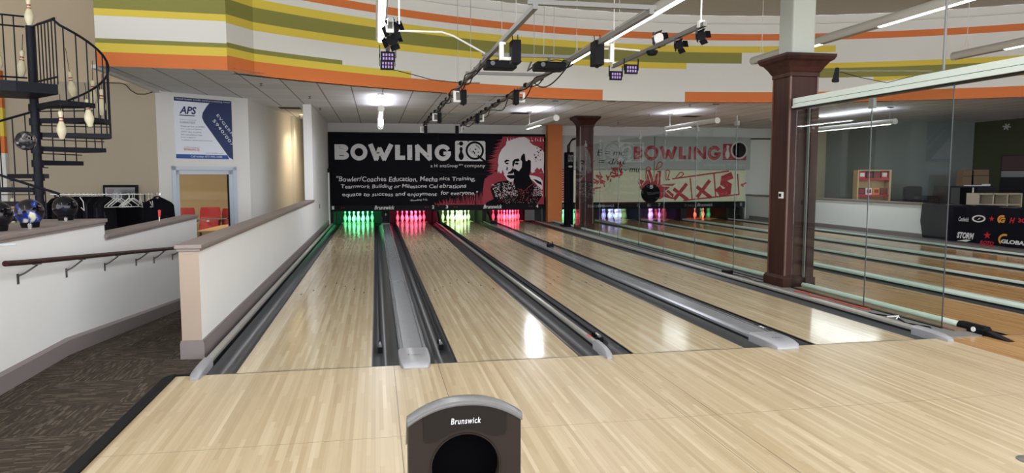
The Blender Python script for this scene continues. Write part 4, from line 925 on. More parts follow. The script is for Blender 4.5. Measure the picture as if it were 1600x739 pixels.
lamp(4.07, -6.5, 8.83, 4.0, [(-6.4, -2, True), (-1.98, 2.9, True), (2.92, 8.7, True)], 'long lit pendant lamp slanting behind the steel strut frame', GA, HZ, cables=(8.3, 2.2))
lamp(7.9, -6.5, 8.13, 4.0, [(-6.4, -2, True), (-1.98, 4.28, True), (4.32, 5.75, False), (5.78, 6.6, True), (6.62, 8.0, False)], 'long pendant lamp passing behind the large mahogany column, partly unlit', GA, HZ, cables=(7.8,))
lamp(11.6, -6.5, 6.82, 4.0, [(-6.4, -2, True), (-1.98, 5.6, True), (5.62, 6.7, False)], 'pendant lamp at the upper right corner with an unlit far end', GA, HZ, cables=(6.5,))
GL = GB_
lamp(-3.79, -6.5, -0.6, 4.0, [(-6.4, -3.6, True), (-3.55, -.7, True)], 'long pendant lamp over the ramp, outside the photo', GA, HZ, cables=(-1.2,))
lamp(-7.7, -6.5, -0.6, 4.0, [(-6.4, -3.6, True), (-3.55, -.7, True)], 'long pendant lamp over the lounge, outside the photo', GA, HZ, cables=(-1.2,), pw=3.0)
lamp(.14, 9.35, 12.2, 2.98, [(9.4, 12.1, True)], 'short pendant lamp seen end on above lane one', GL, CZ, r=.07, cables=(9.5,), drop=True, pw=.5)
lamp(4.09, 10.0, 13.2, 2.90, [(10.05, 11.5, False), (11.52, 13.1, True)], 'short pendant lamp in front of the face on the black mask', GL, CZ, r=.07, cables=(10.1, 12.9), drop=True, pw=.8)
lamp(8.07, 10.0, 13.1, 2.90, [(10.05, 11.4, False), (11.42, 13.0, True)], 'short pendant lamp left of the large mahogany column', GL, CZ, r=.07, cables=(10.1, 12.8), drop=True, pw=.2)
lamp(12.75, 9.8, 13.4, 2.93, [(10.0, 13.3, True)], 'short lit pendant lamp seen through the glass right of the column', GL, CZ, r=.07, cables=(10.0, 13.0), drop=True, pw=.5)
# wire guard under the end-on lamp
t = thing('lamp_guard', 'clear acrylic tube guard hanging below the end on lamp', 'lamp guard', (.14, 10.5, 2.78)); b = MB()
b.lathe([(.055, 0), (.06, .01), (.06, .9)], (.14, 11.0, 2.78), 16, axis=rot_y_axis()); b.build('acrylic_tube', M['greytube'], t)
b = MB()
for yy in (11.0, 11.9): ring(b, .14, 2.78, .055, .064, lambda a, z, yy=yy: (a, yy, z))
b.tube([(.20, 11.0, 2.78), (.20, 11.0, 2.93)], .004).tube([(.08, 11.0, 2.78), (.08, 11.0, 2.93)], .004); b.build('end_ring', M['white'], t)

# ================================================================== STRUT FRAME AND ITS DEVICES
RZ = 3.1; XL, XR = 1.44, 2.55
t = thing('strut_frame', 'galvanised steel strut frame hanging over lanes one to three', 'frame', (2.0, 0.4, RZ))
def strut(mb, a, b_, wd=.021):
    a, b_ = Vector(a), Vector(b_); d = (b_ - a); L = d.length / 2; d.normalize(); ref = Vector((0, 0, 1)); s = d.cross(ref).normalized(); mb.obox((a + b_) / 2, d * L, s * wd, Vector((0, 0, 1)) * wd)
for x in (XL, XR): b = MB(); strut(b, (x, .50, RZ), (x, 15.6, RZ), .024); b.build('rail', M['strut'], t)
for y in (.55, 3.35, 5.05, 7.9, 9.3, 12.3, 15.4):
    b = MB(); strut(b, (XL - .06, y, RZ + .045), (XR + .06, y, RZ + .045)); b.build('cross_bar', M['strut'], t)
for x, y in ((XL, 1.4), (XL + .2, 3.35), (XR, 1.4), (XR - .35, 3.35), (XR, 4.2), (XL + .02, 5.05), (XL, 6.6), (XR - .1, 5.05)):
    b = MB().tube([(x, y, RZ), (x, y, HZ)], .0045, 6); b.build('hanging_rod', M['wire'], t)
b = MB()
for x in (XL, XR):
    for s in range(3):
        P = []; 
        for k in range(100):
            y = 3.4 + k * .122; P.append((x + .03 * math.sin(k * .33 + s) + (-.045 if s == 1 else .03), y, RZ - .02 + .03 * math.sin(k * .41 + s * 2) - (.13 * abs(math.sin(k * .17 + s)) if x == XR and s == 0 else 0)))
        b.tube(P, .010, 5)
    for k in range(14):
        y = 3.5 + k * .85 + random.uniform(-.1, .1); b.lathe([(.0, 0), (.045, .01), (.05, .06), (.02, .08), (0, .08)], (x + random.uniform(-.03, .03), y, RZ - .03), 8)
b.build('cable_bundle', M['black'], t)
b = MB(); P0 = Vector((.17, 3.0, RZ)); 
b.tube([at(616, 48, y=3.0), at(690, 50, y=3.05), at(708, 56, y=3.1), at(757, 83, y=3.3)], .012, 8); b.build('conduit', M['white'], t)
b = MB().tube([(.2, 3.05, RZ - .22), (.5, 3.1, RZ - .28), (.7, 3.1, RZ - .33), (1.1, 3.2, RZ - .35), (XL - .1, 3.3, RZ - .33)], .005, 6); b.build('loose_cable', M['black'], t)
b = MB().tube([(XR, 2.55, RZ), (2.9, 2.6, RZ + .04), (3.28, 2.7, RZ + .04)], .011, 8); b.build('conduit', M['white'], t)
GP = 'black boxes with white brackets along the strut frame'
def box_cam(x, y, s, side, label, zc):
    """black box with a white bracket to the outside, side -1: bracket on its left"""
    t = thing('lane_camera', label, 'camera', (x, y, zc), GP)
    b = MB().box(x - .052 * s, x + .052 * s, y - .09 * s, y + .09 * s, zc - .13 * s, zc + .13 * s); b.build('housing', M['black'], t, bevel=.008)
    b = MB().tube([(x - .03 * s, y, zc + .13 * s), (x - .035 * s, y, zc + .19 * s)], .005).tube([(x + .03 * s, y, zc + .13 * s), (x + .03 * s, y, zc + .20 * s)], .005).tube([(x, y, zc - .13 * s), (x, y, zc - .15 * s)], .018 * s, 8); b.build('antenna', M['black'], t)
    xo = x + side * .16 * s; b = MB().box(xo - .022 * s, xo + .022 * s, y - .03, y + .03, zc - .09 * s, zc + .11 * s).box(min(xo, x + side * .05 * s), max(xo, x + side * .05 * s), y - .02, y + .02, zc - .09 * s, zc - .055 * s).box(min(xo, XL if side < 0 else XR) - .01, max(xo, XL if side < 0 else XR) + .01, y - .015, y + .015, zc + .085 * s, zc + .11 * s); b.build('bracket', M['white'], t)
nl = ['nearest', 'second', 'third', 'farthest']
for i, (y, ul, vl, sl, ur, vr, sr) in enumerate(((2.05, 805, 82, .98, 933, 84, 1.08), (6.5, 724, 152, .95, 806, 153, .88), (10.6, 686.5, 184, .88, 746, 185, .84), (14.2, 665, 203, .85, 714, 203, .85))):
    q = at(ul, vl, y=y); box_cam(q.x, y, sl, -1, '%s black box hanging on the left strut rail' % nl[i], q.z)
    q = at(ur, vr, y=y + .1); box_cam(q.x, y + .1, sr, 1, '%s black box hanging on the right strut rail' % nl[i], q.z)
def projector(x, y, z, label):
    t = thing('projector', label, 'projector', (x, y, z)); b = MB().box(x - .20, x + .20, y - .14, y + .14, z - .055, z + .045); b.build('housing', M['black'], t, bevel=.02)
    b = MB().tube([(x - .12, y - .14, z), (x - .12, y - .17, z)], .03, 12); b.build('lens', M['lens'], t)
    b = MB().box(x - .015, x + .015, y - .015, y + .015, z + .04, z + .12).tube([(x - .2, y, z), (x - .3, y - .05, z - .07), (x - .26, y - .1, z + .04)], .012).tube([(x + .2, y, z), (x + .28, y - .05, z + .05), (x + .1, y, z + .09), (x - .1, y, z + .06)], .007); b.build('mount', M['strutdark'], t)
projector(at(781, 102, y=3.2).x, 3.2, at(781, 102, y=3.2).z, 'flat black projector on the crossbar beside the left rail')
projector(at(858, 104, y=3.3).x, 3.3, at(858, 104, y=3.3).z, 'flat black projector on the crossbar beside the right rail')
# lighting bars
def bar(x, y0, y1, z, label, rods, rdx=0.0):
    t = thing('lighting_bar', label, 'bar', (x, y0, z)); b = MB(); strut(b, (x, y0, z), (x, y1, z), .022); b.build('strut', M['strut'], t)
    for y in rods: b = MB().tube([(x + rdx, y, z), (x + rdx, y, HZ)], .006 if y != rods[0] else .009, 6).box(x - .03, x + .03, y - .03, y + .03, z - .02, z + .05); b.build('hanging_rod', M['white'], t)
bar(3.28, .9, 3.75, RZ, 'steel lighting bar between the strut frame and the large column', (1.0, 3.7))
bar(.17, 1.3, 3.9, RZ, 'steel lighting bar seen end on beside the long lamp', (1.5,), .09)
def spot(x, y, z, label, up=False, m='black', s=1.0):
    t = thing('stage_spotlight', label, 'spotlight', (x, y, z)); sg = 1 if up else -1
    b = MB().box(x - .05 * s, x - .042 * s, y - .02, y + .02, z + sg * .14 * s if not up else z, z if not up else z + .14 * s).box(x + .042 * s, x + .05 * s, y - .02, y + .02, z + sg * .14 * s if not up else z, z if not up else z + .14 * s); b.build('yoke', M['strutdark'], t)
    zc = z + sg * .085 * s; ax = Matrix.Rotation(math.radians(112), 3, 'X')
    b = MB().lathe([(0, -.07 * s), (.035 * s, -.07 * s), (.05 * s, -.03 * s), (.055 * s, .03 * s), (.06 * s, .06 * s), (.0, .055 * s)], (x, y, zc), 16, axis=ax); b.build('can', M[m], t)
    b = MB()
    for k in range(4):
        a = k * PI / 2 + .4; d = Vector((math.cos(a), math.sin(a), 0)); u = Vector((-math.sin(a), math.cos(a), 0)); c = ax @ (d * .075 * s + Vector((0, 0, .085 * s))) + Vector((x, y, zc)); b.obox(c, ax @ (u * .045 * s), ax @ (d * .02 * s + Vector((0, 0, .03 * s))), ax @ (d * .002))
    b.build('barn_door', M['black'], t); return t
spot(3.28, 1.02, RZ - .02, 'black barn door spotlight at the near end of the lighting bar', s=.8)
spot(3.28, 1.55, RZ - .02, 'black barn door spotlight, second from the near end of the lighting bar', s=.8)
t = spot(3.28, 2.15, RZ + .02, 'white bodied spotlight standing on top of the lighting bar', up=True, m='white')
t = thing('camera_dome', 'small black domed fitting under the middle of the lighting bar', 'fitting', (3.28, 2.3, RZ - .03)); b = MB().lathe([(0, -.06), (.05, -.05), (.07, -.02), (.07, 0), (0, 0)], (3.28, 2.3, RZ - .03), 18); b.build('dome', M['black'], t)
def ledpanel(x, y, z, label):
    t = thing('led_panel', label, 'led panel', (x, y, z)); b = MB().box(x - .085, x + .085, y - .02, y + .02, z - .065, z + .055).box(x - .1, x - .09, y - .01, y + .01, z - .02, z + .13).box(x + .09, x + .1, y - .01, y + .01, z - .02, z + .13); b.build('housing', M['black'], t)
    for r in range(2):
        for k in range(4): b = MB().box(x - .062 + k * .035, x - .042 + k * .035, y - .024, y - .02, z - .045 + r * .045, z - .015 + r * .045); b.build('led_cell', M['led'], t)
ledpanel(3.28, 3.0, RZ - .14, 'small violet led panel, nearer of two under the slanting lighting bar')
ledpanel(3.28, 3.6, RZ - .14, 'small violet led panel at the far end of the slanting lighting bar')
ledpanel(at(606, 88, y=3.0).x, 3.0, at(606, 88, y=3.0).z, 'violet led panel, upper of two beside the long lamp')
ledpanel(at(605, 101, y=3.3).x, 3.3, at(605, 101, y=3.3).z, 'violet led panel, lowest under the end on lighting bar')
spot(.20, 1.7, at(609, 27, y=1.7).z, 'spotlight with white yoke, upper of two beside the long lamp', m='black', s=1.1)
spot(.20, 2.1, at(609, 46, y=2.1).z, 'spotlight with black barn doors, lower of two beside the long lamp', m='black', s=1.1)
for x, y, lab in ((.16, 1.68, 'upper'), (.16, 2.28, 'lower')):
    t = thing('clamp', 'white clamp on the %s spotlight beside the long lamp' % lab, 'clamp', (x, y, RZ)); b = MB().box(x - .05, x + .05, y - .05, y + .02, RZ - .06, RZ + .035).box(x - .03, x + .03, y - .04, y + .01, RZ + .035, RZ + .08); b.build('body', M['white'], t, bevel=.008)

# ceiling vents, sprinklers
for u, v_, lab in ((453, 168, 'dark ceiling vent above the corridor entrance'), (813, 176, 'dark ceiling vent above the black mask'), (1080, 181, 'dark ceiling vent left of the large mahogany column'), (962, 198, 'dark ceiling vent behind the far column')):
    p = at(u, v_, z=CZ); t = thing('ceiling_vent', lab, 'vent', (p.x, p.y, CZ - .01)); b = MB().box(p.x - .3, p.x + .3, p.y - .3, p.y + .3, CZ - .012, CZ); b.build('frame', M['lamphousing'], t)
    b = MB().box(p.x - .26, p.x + .26, p.y - .26, p.y + .26, CZ - .014, CZ - .010); b.build('grille', M['blacksoft'], t)
for u, v_, lab in ((408, 132, 'sprinkler head above the poster wall'), (484, 152, 'sprinkler head right of the corridor vent'), (500, 170, 'sprinkler head near the white wall end'), (1078, 165, 'sprinkler head left of the bright ceiling patch'), (1014, 180, 'sprinkler head above the glass panels'), (468, 182, 'sprinkler head at the corridor mouth'), (966, 192, 'sprinkler head near the far column')):
    p = at(u, v_, z=CZ - .02); t = thing('sprinkler', lab, 'sprinkler', (p.x, p.y, CZ - .03)); b = MB().lathe([(0, -.05), (.035, -.048), (.035, -.044), (.008, -.04), (.01, -.01), (.03, -.008), (.03, 0)], (p.x, p.y, CZ), 12); b.build('head', M['strutdark'], t)
p = at(955, 158, z=CZ); t = thing('ceiling_plate', 'small dark plate on the ceiling edge between the orange bands', 'plate', (p.x, p.y, CZ)); b = MB().box(p.x - .1, p.x + .1, p.y, p.y + .06, CZ - .015, CZ); b.build('plate', M['strutdark'], t)
# ================================================================== SPIRAL STAIRCASE
def camd(u, v, d): return cam.location + _cm @ Vector(((u - 800) / 1103.2 * d, -(v - 369.5) / 1103.2 * d, -d))
SX, SY, SR = -4.70, 5.3, .93
base_ang = math.degrees(math.atan2(SY - cam.location.y, SX - cam.location.x)) - 90     # direction away from the viewer
def sdir(a):    # a=0 to the viewer's right, 90 away from the viewer
    r = math.radians(a + base_ang); return Vector((math.cos(r), math.sin(r), 0))
t = thing('spiral_staircase', 'black iron spiral staircase decorated with bowling pins at the left edge', 'staircase', (SX, SY, -.4))
SC = Vector((SX, SY, 0))
b = MB().tube([(SX, SY, -.4), (SX, SY, 3.66)], .055, 18).lathe([(.075, 0), (.075, .015), (.056, .02)], (SX, SY, -.4), 18); b.build('centre_pole', M['iron'], t)
tread_z = {5: 2.19}; steps = []
for n in range(3, 16):
    z = 2.19 + (5 - n) * .195; a = 5 + (n - 5) * 31; steps.append((n, z, a))
def wedge(mb, a, w0, z0, z1, r0=.06, r1=SR):
    pts = [sdir(a - w0) * r0, sdir(a - w0) * r1, sdir(a - w0 * .33) * r1, sdir(a + w0 * .33) * r1, sdir(a + w0) * r1, sdir(a + w0) * r0]
    mb.prism([(SX + p.x, SY + p.y) for p in pts], z0, z1)
for n, z, a in steps:
    if z < -.3: continue
    b = MB(); wedge(b, a, 16.5, z - .065, z); b.lathe([(.075, -.10), (.075, 0)], (SX, SY, z), 14); td = b.build('tread', M['iron'], t)
    b = MB(); e0 = SC + sdir(a + 15) * .07 + Vector((0, 0, z - .10)); e1 = SC + sdir(a + 15) * (SR - .02) + Vector((0, 0, z - .10)); b.tube([e0, e1], .008, 6)
    b.build('riser_bar', M['iron'], td)
LZ = 2.78
b = MB(); pts = [sdir(-73) * .06, sdir(-73) * SR, sdir(-100) * SR * 1.15, sdir(-135) * 1.5, sdir(-160) * 2.3, sdir(180) * 2.2, sdir(180) * .06]
b.prism([(SX + p.x, SY + p.y) for p in pts], LZ - .13, LZ); b.build('landing', M['iron'], t)
# handrail over the treads and balusters
P = []
for k in range(0, 61):
    n = 2.6 + k * (14 - 2.6) / 60; a = 5 + (n - 5) * 31; z = 2.19 + (5 - n) * .195 + .90
    if z < .5: break
    P.append(SC + sdir(a) * SR + Vector((0, 0, z)))
P = [SC + sdir(-74) * .3 * 1 + Vector((0, 0, LZ + .86))] + [SC + sdir(-74) * SR + Vector((0, 0, LZ + .84))] + P
b = MB().tube(P, .017, 8); b.build('handrail', M['iron'], t)
for n, z, a in steps:
    if z < 0.0: continue
    for da in (-10, 0, 10):
        nn = n + da / 31; zt = 2.19 + (5 - nn) * .195 + .89; q = SC + sdir(a + da) * (SR - .005); b = MB().tube([(q.x, q.y, z - .06), (q.x, q.y, zt)], .0085, 6); b.build('baluster', M['iron'], t)
for (d0, r0, d1, r1, zz) in ((-73, .06, -73, SR, LZ + .86), (180, .06, 180, 2.2, LZ + .86), (180, .06, 180, 2.2, LZ + 1.0), (-73, .06, -73, SR, LZ + .10), (180, .06, 180, 2.2, LZ + .16)):
    b = MB().tube([SC + sdir(d0) * r0 + Vector((0, 0, zz)), SC + sdir(d1) * r1 + Vector((0, 0, zz))], .013, 6); b.build('landing_rail', M['iron'], t)
for k in range(1, 8): q = SC + sdir(-73) * (.06 + k * .125) * 1.0; b = MB().tube([(q.x, q.y, LZ - .0), (q.x, q.y, LZ + .86)], .0085, 6); b.build('baluster', M['iron'], t)
for k in range(1, 11): q = SC + sdir(180) * (.06 + k * .125); b = MB().tube([(q.x, q.y, LZ - .0), (q.x, q.y, LZ + .99)], .0085, 6); b.build('baluster', M['iron'], t)
# decorative pins
def deco(u, v_bottom, d, lab, tilt=0, hang=True):
    p = camd(u, v_bottom, d) if v_bottom != 142 else SC + sdir(57) * SR + Vector((0, 0, 2.79)); o = copy_tree(deco_proto); o.location = p; o.rotation_euler = (0, math.radians(tilt), 0); o['label'] = lab; o['group'] = 'bowling pins decorating the spiral staircase'
    zt = {142: .35, 164: .3}.get(v_bottom, .22)
    if tilt != 180: b = MB().tube([(p.x, p.y, p.z + .38), (p.x, p.y, p.z + .38 + zt)], .004, 5); w_ = b.build('hanging_wire', M['iron'], o); w_.matrix_parent_inverse = Matrix(); w_.location = (0, 0, 0)
    return o
deco_proto = make_pin('bowling_pin', (0, 0, 0), 'x', 'g', 'pinold')
dp = [(97, 217, 9.6, 'cream bowling pin hanging in front of the lower stair treads', 0), (141, 198, 9.8, 'cream bowling pin hanging at the right of the stair treads, under the handrail curve', -4), (158.5, 180, 10.4, 'bowling pin hanging outside the rightmost curve of the stair rail', 3),
      (145, 164, 11.0, 'bowling pin half hidden behind the balusters at the right curve', 2), (112, 142, 10.75, 'bowling pin behind the balusters and below the upper handrail', -6), (33, 121, 9.97, 'bowling pin hanging behind the landing balusters left of the pole', 5), (-2, 110, 9.97, 'bowling pin cut by the left photo edge at the landing', 0),
      (78, 346, 10.9, 'small looking bowling pin standing behind the two dark bowling balls', 180), (22, 348, 10.9, 'bowling pin behind the blue bowling ball', 0)]
for u, v_, d, lab, tl in dp: deco(u, v_, d, lab, tl)
deco_proto.location = (SX, SY, 3.66); deco_proto['label'] = 'bowling pin standing on top of the staircase pole'; deco_proto['group'] = 'bowling pins decorating the spiral staircase'
def ball(c, r, m, label, cup=True, name='bowling_ball', rot=(0, 0, 0)):
    t = thing(name, label, 'bowling ball', c, 'bowling balls'); ax = Matrix.Rotation(0, 3, 'X')
    b = MB().lathe([(max(0.0, r * math.sin(PI * k / 24)), -r * math.cos(PI * k / 24)) for k in range(25)], c, 32); o = b.build('shell', M[m], t); o.rotation_euler = rot
    b = MB(); v = (cam.location - Vector(c)).normalized(); R_ = Vector((0, 0, 1)).rotation_difference((v + Vector((.45, 0, .35))).normalized()).to_matrix()
    for a, e in ((0, 0), (.24, .08), (.1, .26)): d = R_ @ Vector((a, e, 1)).normalized(); q = Vector(c) + d * r * .997; b.lathe([(r * .11, 0.0), (r * .11, r * .012), (0, r * .013)], q, 14, axis=Vector((0, 0, 1)).rotation_difference(d).to_matrix())
    b.build('finger_hole', M['hoodin'], t); return t
for u, v_, d, m, lab in ((46, 332, 5.9, 'ball_blue', 'blue, white and brown swirled bowling ball, middle of three on the ledge'), (102, 329, 6.85, 'ball_black', 'dark navy bowling ball with pale streak, rightmost of three on the ledge'), (-5, 336, 5.5, 'ball_black', 'black bowling ball cut by the left photo edge')):
    c = camd(u, v_, d); c.z = 1.275; ball(c, .1085, m, lab)
BALLC = [Vector((c.x, c.y, 1.275)) for c in (camd(46, 332, 5.9), camd(102, 329, 6.85), camd(-5, 336, 5.5))]
for c, lab in zip(BALLC, ('under the swirled blue ball', 'under the dark navy ball', 'under the leftmost black ball')):
    t = thing('ball_cup', 'black ring stand with chrome foot ' + lab, 'ball stand', (c.x, c.y, 1.147)); zt = c.z - .085
    b = MB().lathe([(.062, 0.0), (.066, .01), (.072, zt - 1.147), (.062, zt - 1.147), (.055, .01)], (c.x, c.y, 1.147), 24); b.build('ring', M['black'], t)
    b = MB().lathe([(.016, 0), (.018, .03), (.008, .04), (0, .04)], (c.x + .03, c.y - .075, 1.147), 12); b.build('chrome_foot', M['chrome'], t)
ball(camd(40, 220, 8.8), .118, 'ball_grey', 'grey speckled bowling ball mounted on the spiral staircase pole')
t = thing('paper_sheet', 'white paper lying on the ledge at the left edge', 'paper', (-2.62, -.5, 1.147)); p = camd(8, 366, 4.35)
b = MB().add([(p.x - .35, p.y - .1, 1.149), (p.x + .06, p.y - .02, 1.149), (p.x + .02, p.y + .09, 1.152), (p.x - .35, p.y + .03, 1.149)], [(0, 1, 2, 3)]); b.add([(p.x - .35, p.y - .1, 1.151), (p.x + .06, p.y - .02, 1.151), (p.x + .02, p.y + .09, 1.154), (p.x - .35, p.y + .03, 1.151)], [(0, 1, 2, 3)]); b.build('sheet', M['paper'], t)
# handrail on the ramp wall
t = thing('ramp_handrail', 'dark brown wooden handrail on steel brackets along the ramp wall', 'handrail', (-2.62, -.1, .93))
h0 = at(8, 412, x=-2.61); h1 = at(38, 410, x=-2.61); h2 = at(300, 385, x=-2.61); h3 = h1 + (h2 - h1) * 1.15
b = MB().tube([h0, h1, h3], .021, 12); b.build('rail', M['mahog'], t)
for u, v_ in ((27, 432), (103, 423), (163, 414), (212, 407), (240, 404), (269, 399)):
    s = (u - 38) / (300 - 38); w0 = at(u, v_, x=-2.70); q = h1 + (h2 - h1) * ((w0.y + .12 - h1.y) / (h2.y - h1.y))
    b = MB().tube([(-2.70, w0.y, w0.z), (-2.66, w0.y + .02, w0.z + .02), (q.x, q.y, q.z - .03), (q.x, q.y, q.z)], .007, 6).box(-2.70, -2.692, w0.y - .012, w0.y + .012, w0.z - .06, w0.z + .02).obox((q.x, q.y, q.z - .022), (.012, 0, 0), (0, .05, -.004), (0, 0, .005)); b.build('bracket', M['strutdark'], t)

# ================================================================== POSTER, DOORWAY, SEATS
def fw(o): return lambda s, z: wf(s, z, o)
t = thing('wall_poster', 'white and navy credit card poster above the doorway', 'poster', wf(.97, 2.57))
b = MB(); wbox(b, .36, 1.59, 1.93, 3.21, .0, .015); b.build('board', M['paper'], t)
b = MB(); f_ = fw(.017); flat_poly(b, [(.36, 3.13), (1.59, 3.13), (1.59, 3.21), (.36, 3.21)], f_)
card = [(1.10, 3.13), (1.59, 3.13), (1.59, 1.93), (1.50, 1.98), (.97, 2.72), (.93, 2.82), (.95, 2.92), (1.04, 3.06)]; flat_poly(b, card, fw(.0165)); b.build('navy_print', M['navy'], t)
b = MB(); flat_poly(b, [(.36, 1.94), (1.50, 1.94), (1.46, 2.03), (.36, 2.03)], fw(.017)); b.build('blue_print', M['blueprint'], t)
b = MB(); f_ = fw(.019); put_text(b, 'Need lower credit card processing rates?', f_, .40, 1.56, 3.15, 3.195); put_text(b, 'Call today: 877-995-1000', f_, .66, 1.34, 1.955, 2.01, .01); b.build('white_lettering', M['silver'], t)
b = MB(); put_text(b, 'APS', f_, .46, .82, 2.87, 3.03, .03, .25); flat_poly(b, [(.44, 2.83), (.76, 2.83), (.80, 2.85), (.47, 2.85)], f_); put_text(b, 'We Make Low Cost Processing', f_, .46, .80, 2.735, 2.76); put_text(b, 'GUARANTEED!', f_, .46, .78, 2.675, 2.715)
for k, s in enumerate(('Rates as low as 0.99%', 'Free equipment options', 'Same day funding', 'No cancellation fees', 'Live support', 'A dedicated representative just for you')): put_text(b, s, f_, .48, .48 + (.50, .42, .42, .44, .30, .66)[k], 2.60 - k * .058, 2.63 - k * .058)
put_text(b, 'Preferred partner of', f_, .54, .86, 2.165, 2.19); put_text(b, 'www.dataaps.com', f_, .98, 1.36, 2.05, 2.08); b.build('navy_lettering', M['navy'], t)
b = MB(); put_text(b, 'BOWLING iQ', f_, .53, .85, 2.10, 2.155, .02); b.build('red_lettering', M['logored'], t)
b = MB(); 
def slant(txt, s0, z0, L, h):
    v, f, asp = glyphs(txt, .01, 0, 1.15); a = math.radians(-52); P = []
    for p, q in v: X = p * L; Z = q * h; P.append(wf(s0 + X * math.cos(a) - Z * math.sin(a), z0 + X * math.sin(a) + Z * math.cos(a), .019))
    b.add(P, f)
slant('EVGERN', 1.24, 2.88, .56, .06); slant('5940/007', 1.15, 2.76, .68, .07); b.build('embossed_digits', M['silver'], t)
# door frame
b = MB(); wbox(b, .26, .34, -.4, 1.78, -.14, .03); wbox(b, 1.57, 1.65, -.4, 1.78, -.14, .03); wbox(b, .26, 1.65, 1.70, 1.78, -.14, .03)
o = struct('door_1', b, M['alu'], 'light aluminium framed glass door in the angled wall', 'door')
b = MB(); wbox(b, .34, .42, -.38, 1.695, -.07, -.02); wbox(b, 1.49, 1.57, -.38, 1.695, -.07, -.02); wbox(b, .34, 1.57, 1.61, 1.695, -.07, -.02); wbox(b, .34, 1.57, -.38, -.2, -.07, -.02); b.build('door_leaf', M['alu'], o)
b = MB(); wbox(b, .42, 1.49, -.2, 1.61, -.05, -.042); b.build('glass_pane', M['glass'], o)
b = MB(); wbox(b, 1.475, 1.492, -.2, 1.61, -.075, -.018); wbox(b, .333, .345, -.38, 1.70, -.02, .002); b.build('rubber_seal', M['black'], o)
b = MB(); wbox(b, .5, 1.5, .62, .645, -.10, -.075); b.build('push_bar', M['chrome'], o)
def arena_chair(u, v_top, d, lab):
    p = camd(u, v_top, d); x, y, zt = p; t = thing('stadium_chair', lab, 'chair', (x, y, -.4), 'red chairs in the seating room'); n = 8
    def shell(w_, z0, z1, y0, bow):
        mb = MB(); prof = []
        for k in range(n + 1):
            s = -1 + 2 * k / n; prof.append((x + s * w_ / 2, y0 - bow * (1 - s * s)))
        pts = []; m = 5; v = []
        for j in range(m + 1):
            q = j / m; zz = z0 + (z1 - z0) * q; sh = 1.0 if q < .8 else 1 - (q - .8) * .5
            for px, py in prof: v.append((x + (px - x) * sh, py + .12 * q, zz))
        N = len(v); v2 = [(a, c + .03, z) for a, c, z in v]; w1 = n + 1
        f = [(j * w1 + k, j * w1 + k + 1, (j + 1) * w1 + k + 1, (j + 1) * w1 + k) for j in range(m) for k in range(n)]
        f2 = [tuple(i + N for i in q[::-1]) for q in f]; e = [(k, k + 1, N + k + 1, N + k) for k in range(n)] + [(m * w1 + k, m * w1 + k + 1, N + m * w1 + k + 1, N + m * w1 + k) for k in range(n)]
        mb.add(v + v2, f + f2 + e, 0, True); return mb
    b = shell(.56, zt - .62, zt, y, -.05); b.build('backrest', M['red'], t)
    b = shell(.50, zt - .66, zt - .27, y - .16, .03); b.build('seat', M['red'], t)
    b = MB().tube([(x, y + .02, zt - .09), (x - .05, y + .0, zt - .02 - .03), (x + .05, y + .0, zt - .05), (x, y + .02, zt - .13)], .006, 6); b.build('crest', M['logored'], t)
    b = MB().box(x - .04, x + .03, y - .21, y - .19, zt - .40, zt - .35); b.build('number_tag', M['paper'], t)
    for s in (-1, 1): b = MB().tube([(x + s * .27, y, zt - .5), (x + s * .27, y + .02, -.4)], .018, 8); b.build('leg', M['iron'], t)
    b = MB().tube([(x - .29, y - .2, zt - .38), (x - .29, y + .05, zt - .36)], .018).tube([(x + .29, y - .2, zt - .38), (x + .29, y + .05, zt - .36)], .018); b.build('armrest', M['iron'], t)
arena_chair(287, 325, 20.8, 'red stadium chair at the left of the doorway'); arena_chair(327, 324, 20.2, 'red stadium chair in the middle of the doorway with white tag'); arena_chair(361, 326, 20.6, 'red stadium chair at the right of the doorway')
t = thing('meeting_table', 'light beech table inside the doorway', 'table', (-5.4, 11.3, -.4))
a_ = [at(308, 363, z=.34), at(366, 349, z=.34), at(366, 363, z=.34), at(340, 363, z=.34)]
tp = [at(307, 361, z=.30), at(345, 352, z=.30), at(368, 349, z=.30), at(368, 360, z=.30)]
b = MB().prism([(q.x, q.y) for q in tp], .27, .30); b.build('table_top', M['tablewood'], t)
for q in tp:
    c = sum((Vector((k.x, k.y, 0)) for k in tp), Vector()) / 4; p = Vector((q.x, q.y, 0)) * .85 + c * .15; b = MB().tube([(p.x, p.y, -.4), (p.x, p.y, .27)], .025, 8); b.build('leg', M['strutdark'], t)
# wall cable
t = thing('wall_cable', 'thin black cable sagging along the beige wall above the rack', 'cable', (-4.8, 9.78, 3.4)); b = MB().tube([at(u, v_, y=9.77) for u, v_ in ((158, 129), (190, 130), (197, 133), (204, 141), (214, 147), (228, 147), (240, 143), (244, 139))], .008, 6); b.build('cord', M['black'], t)

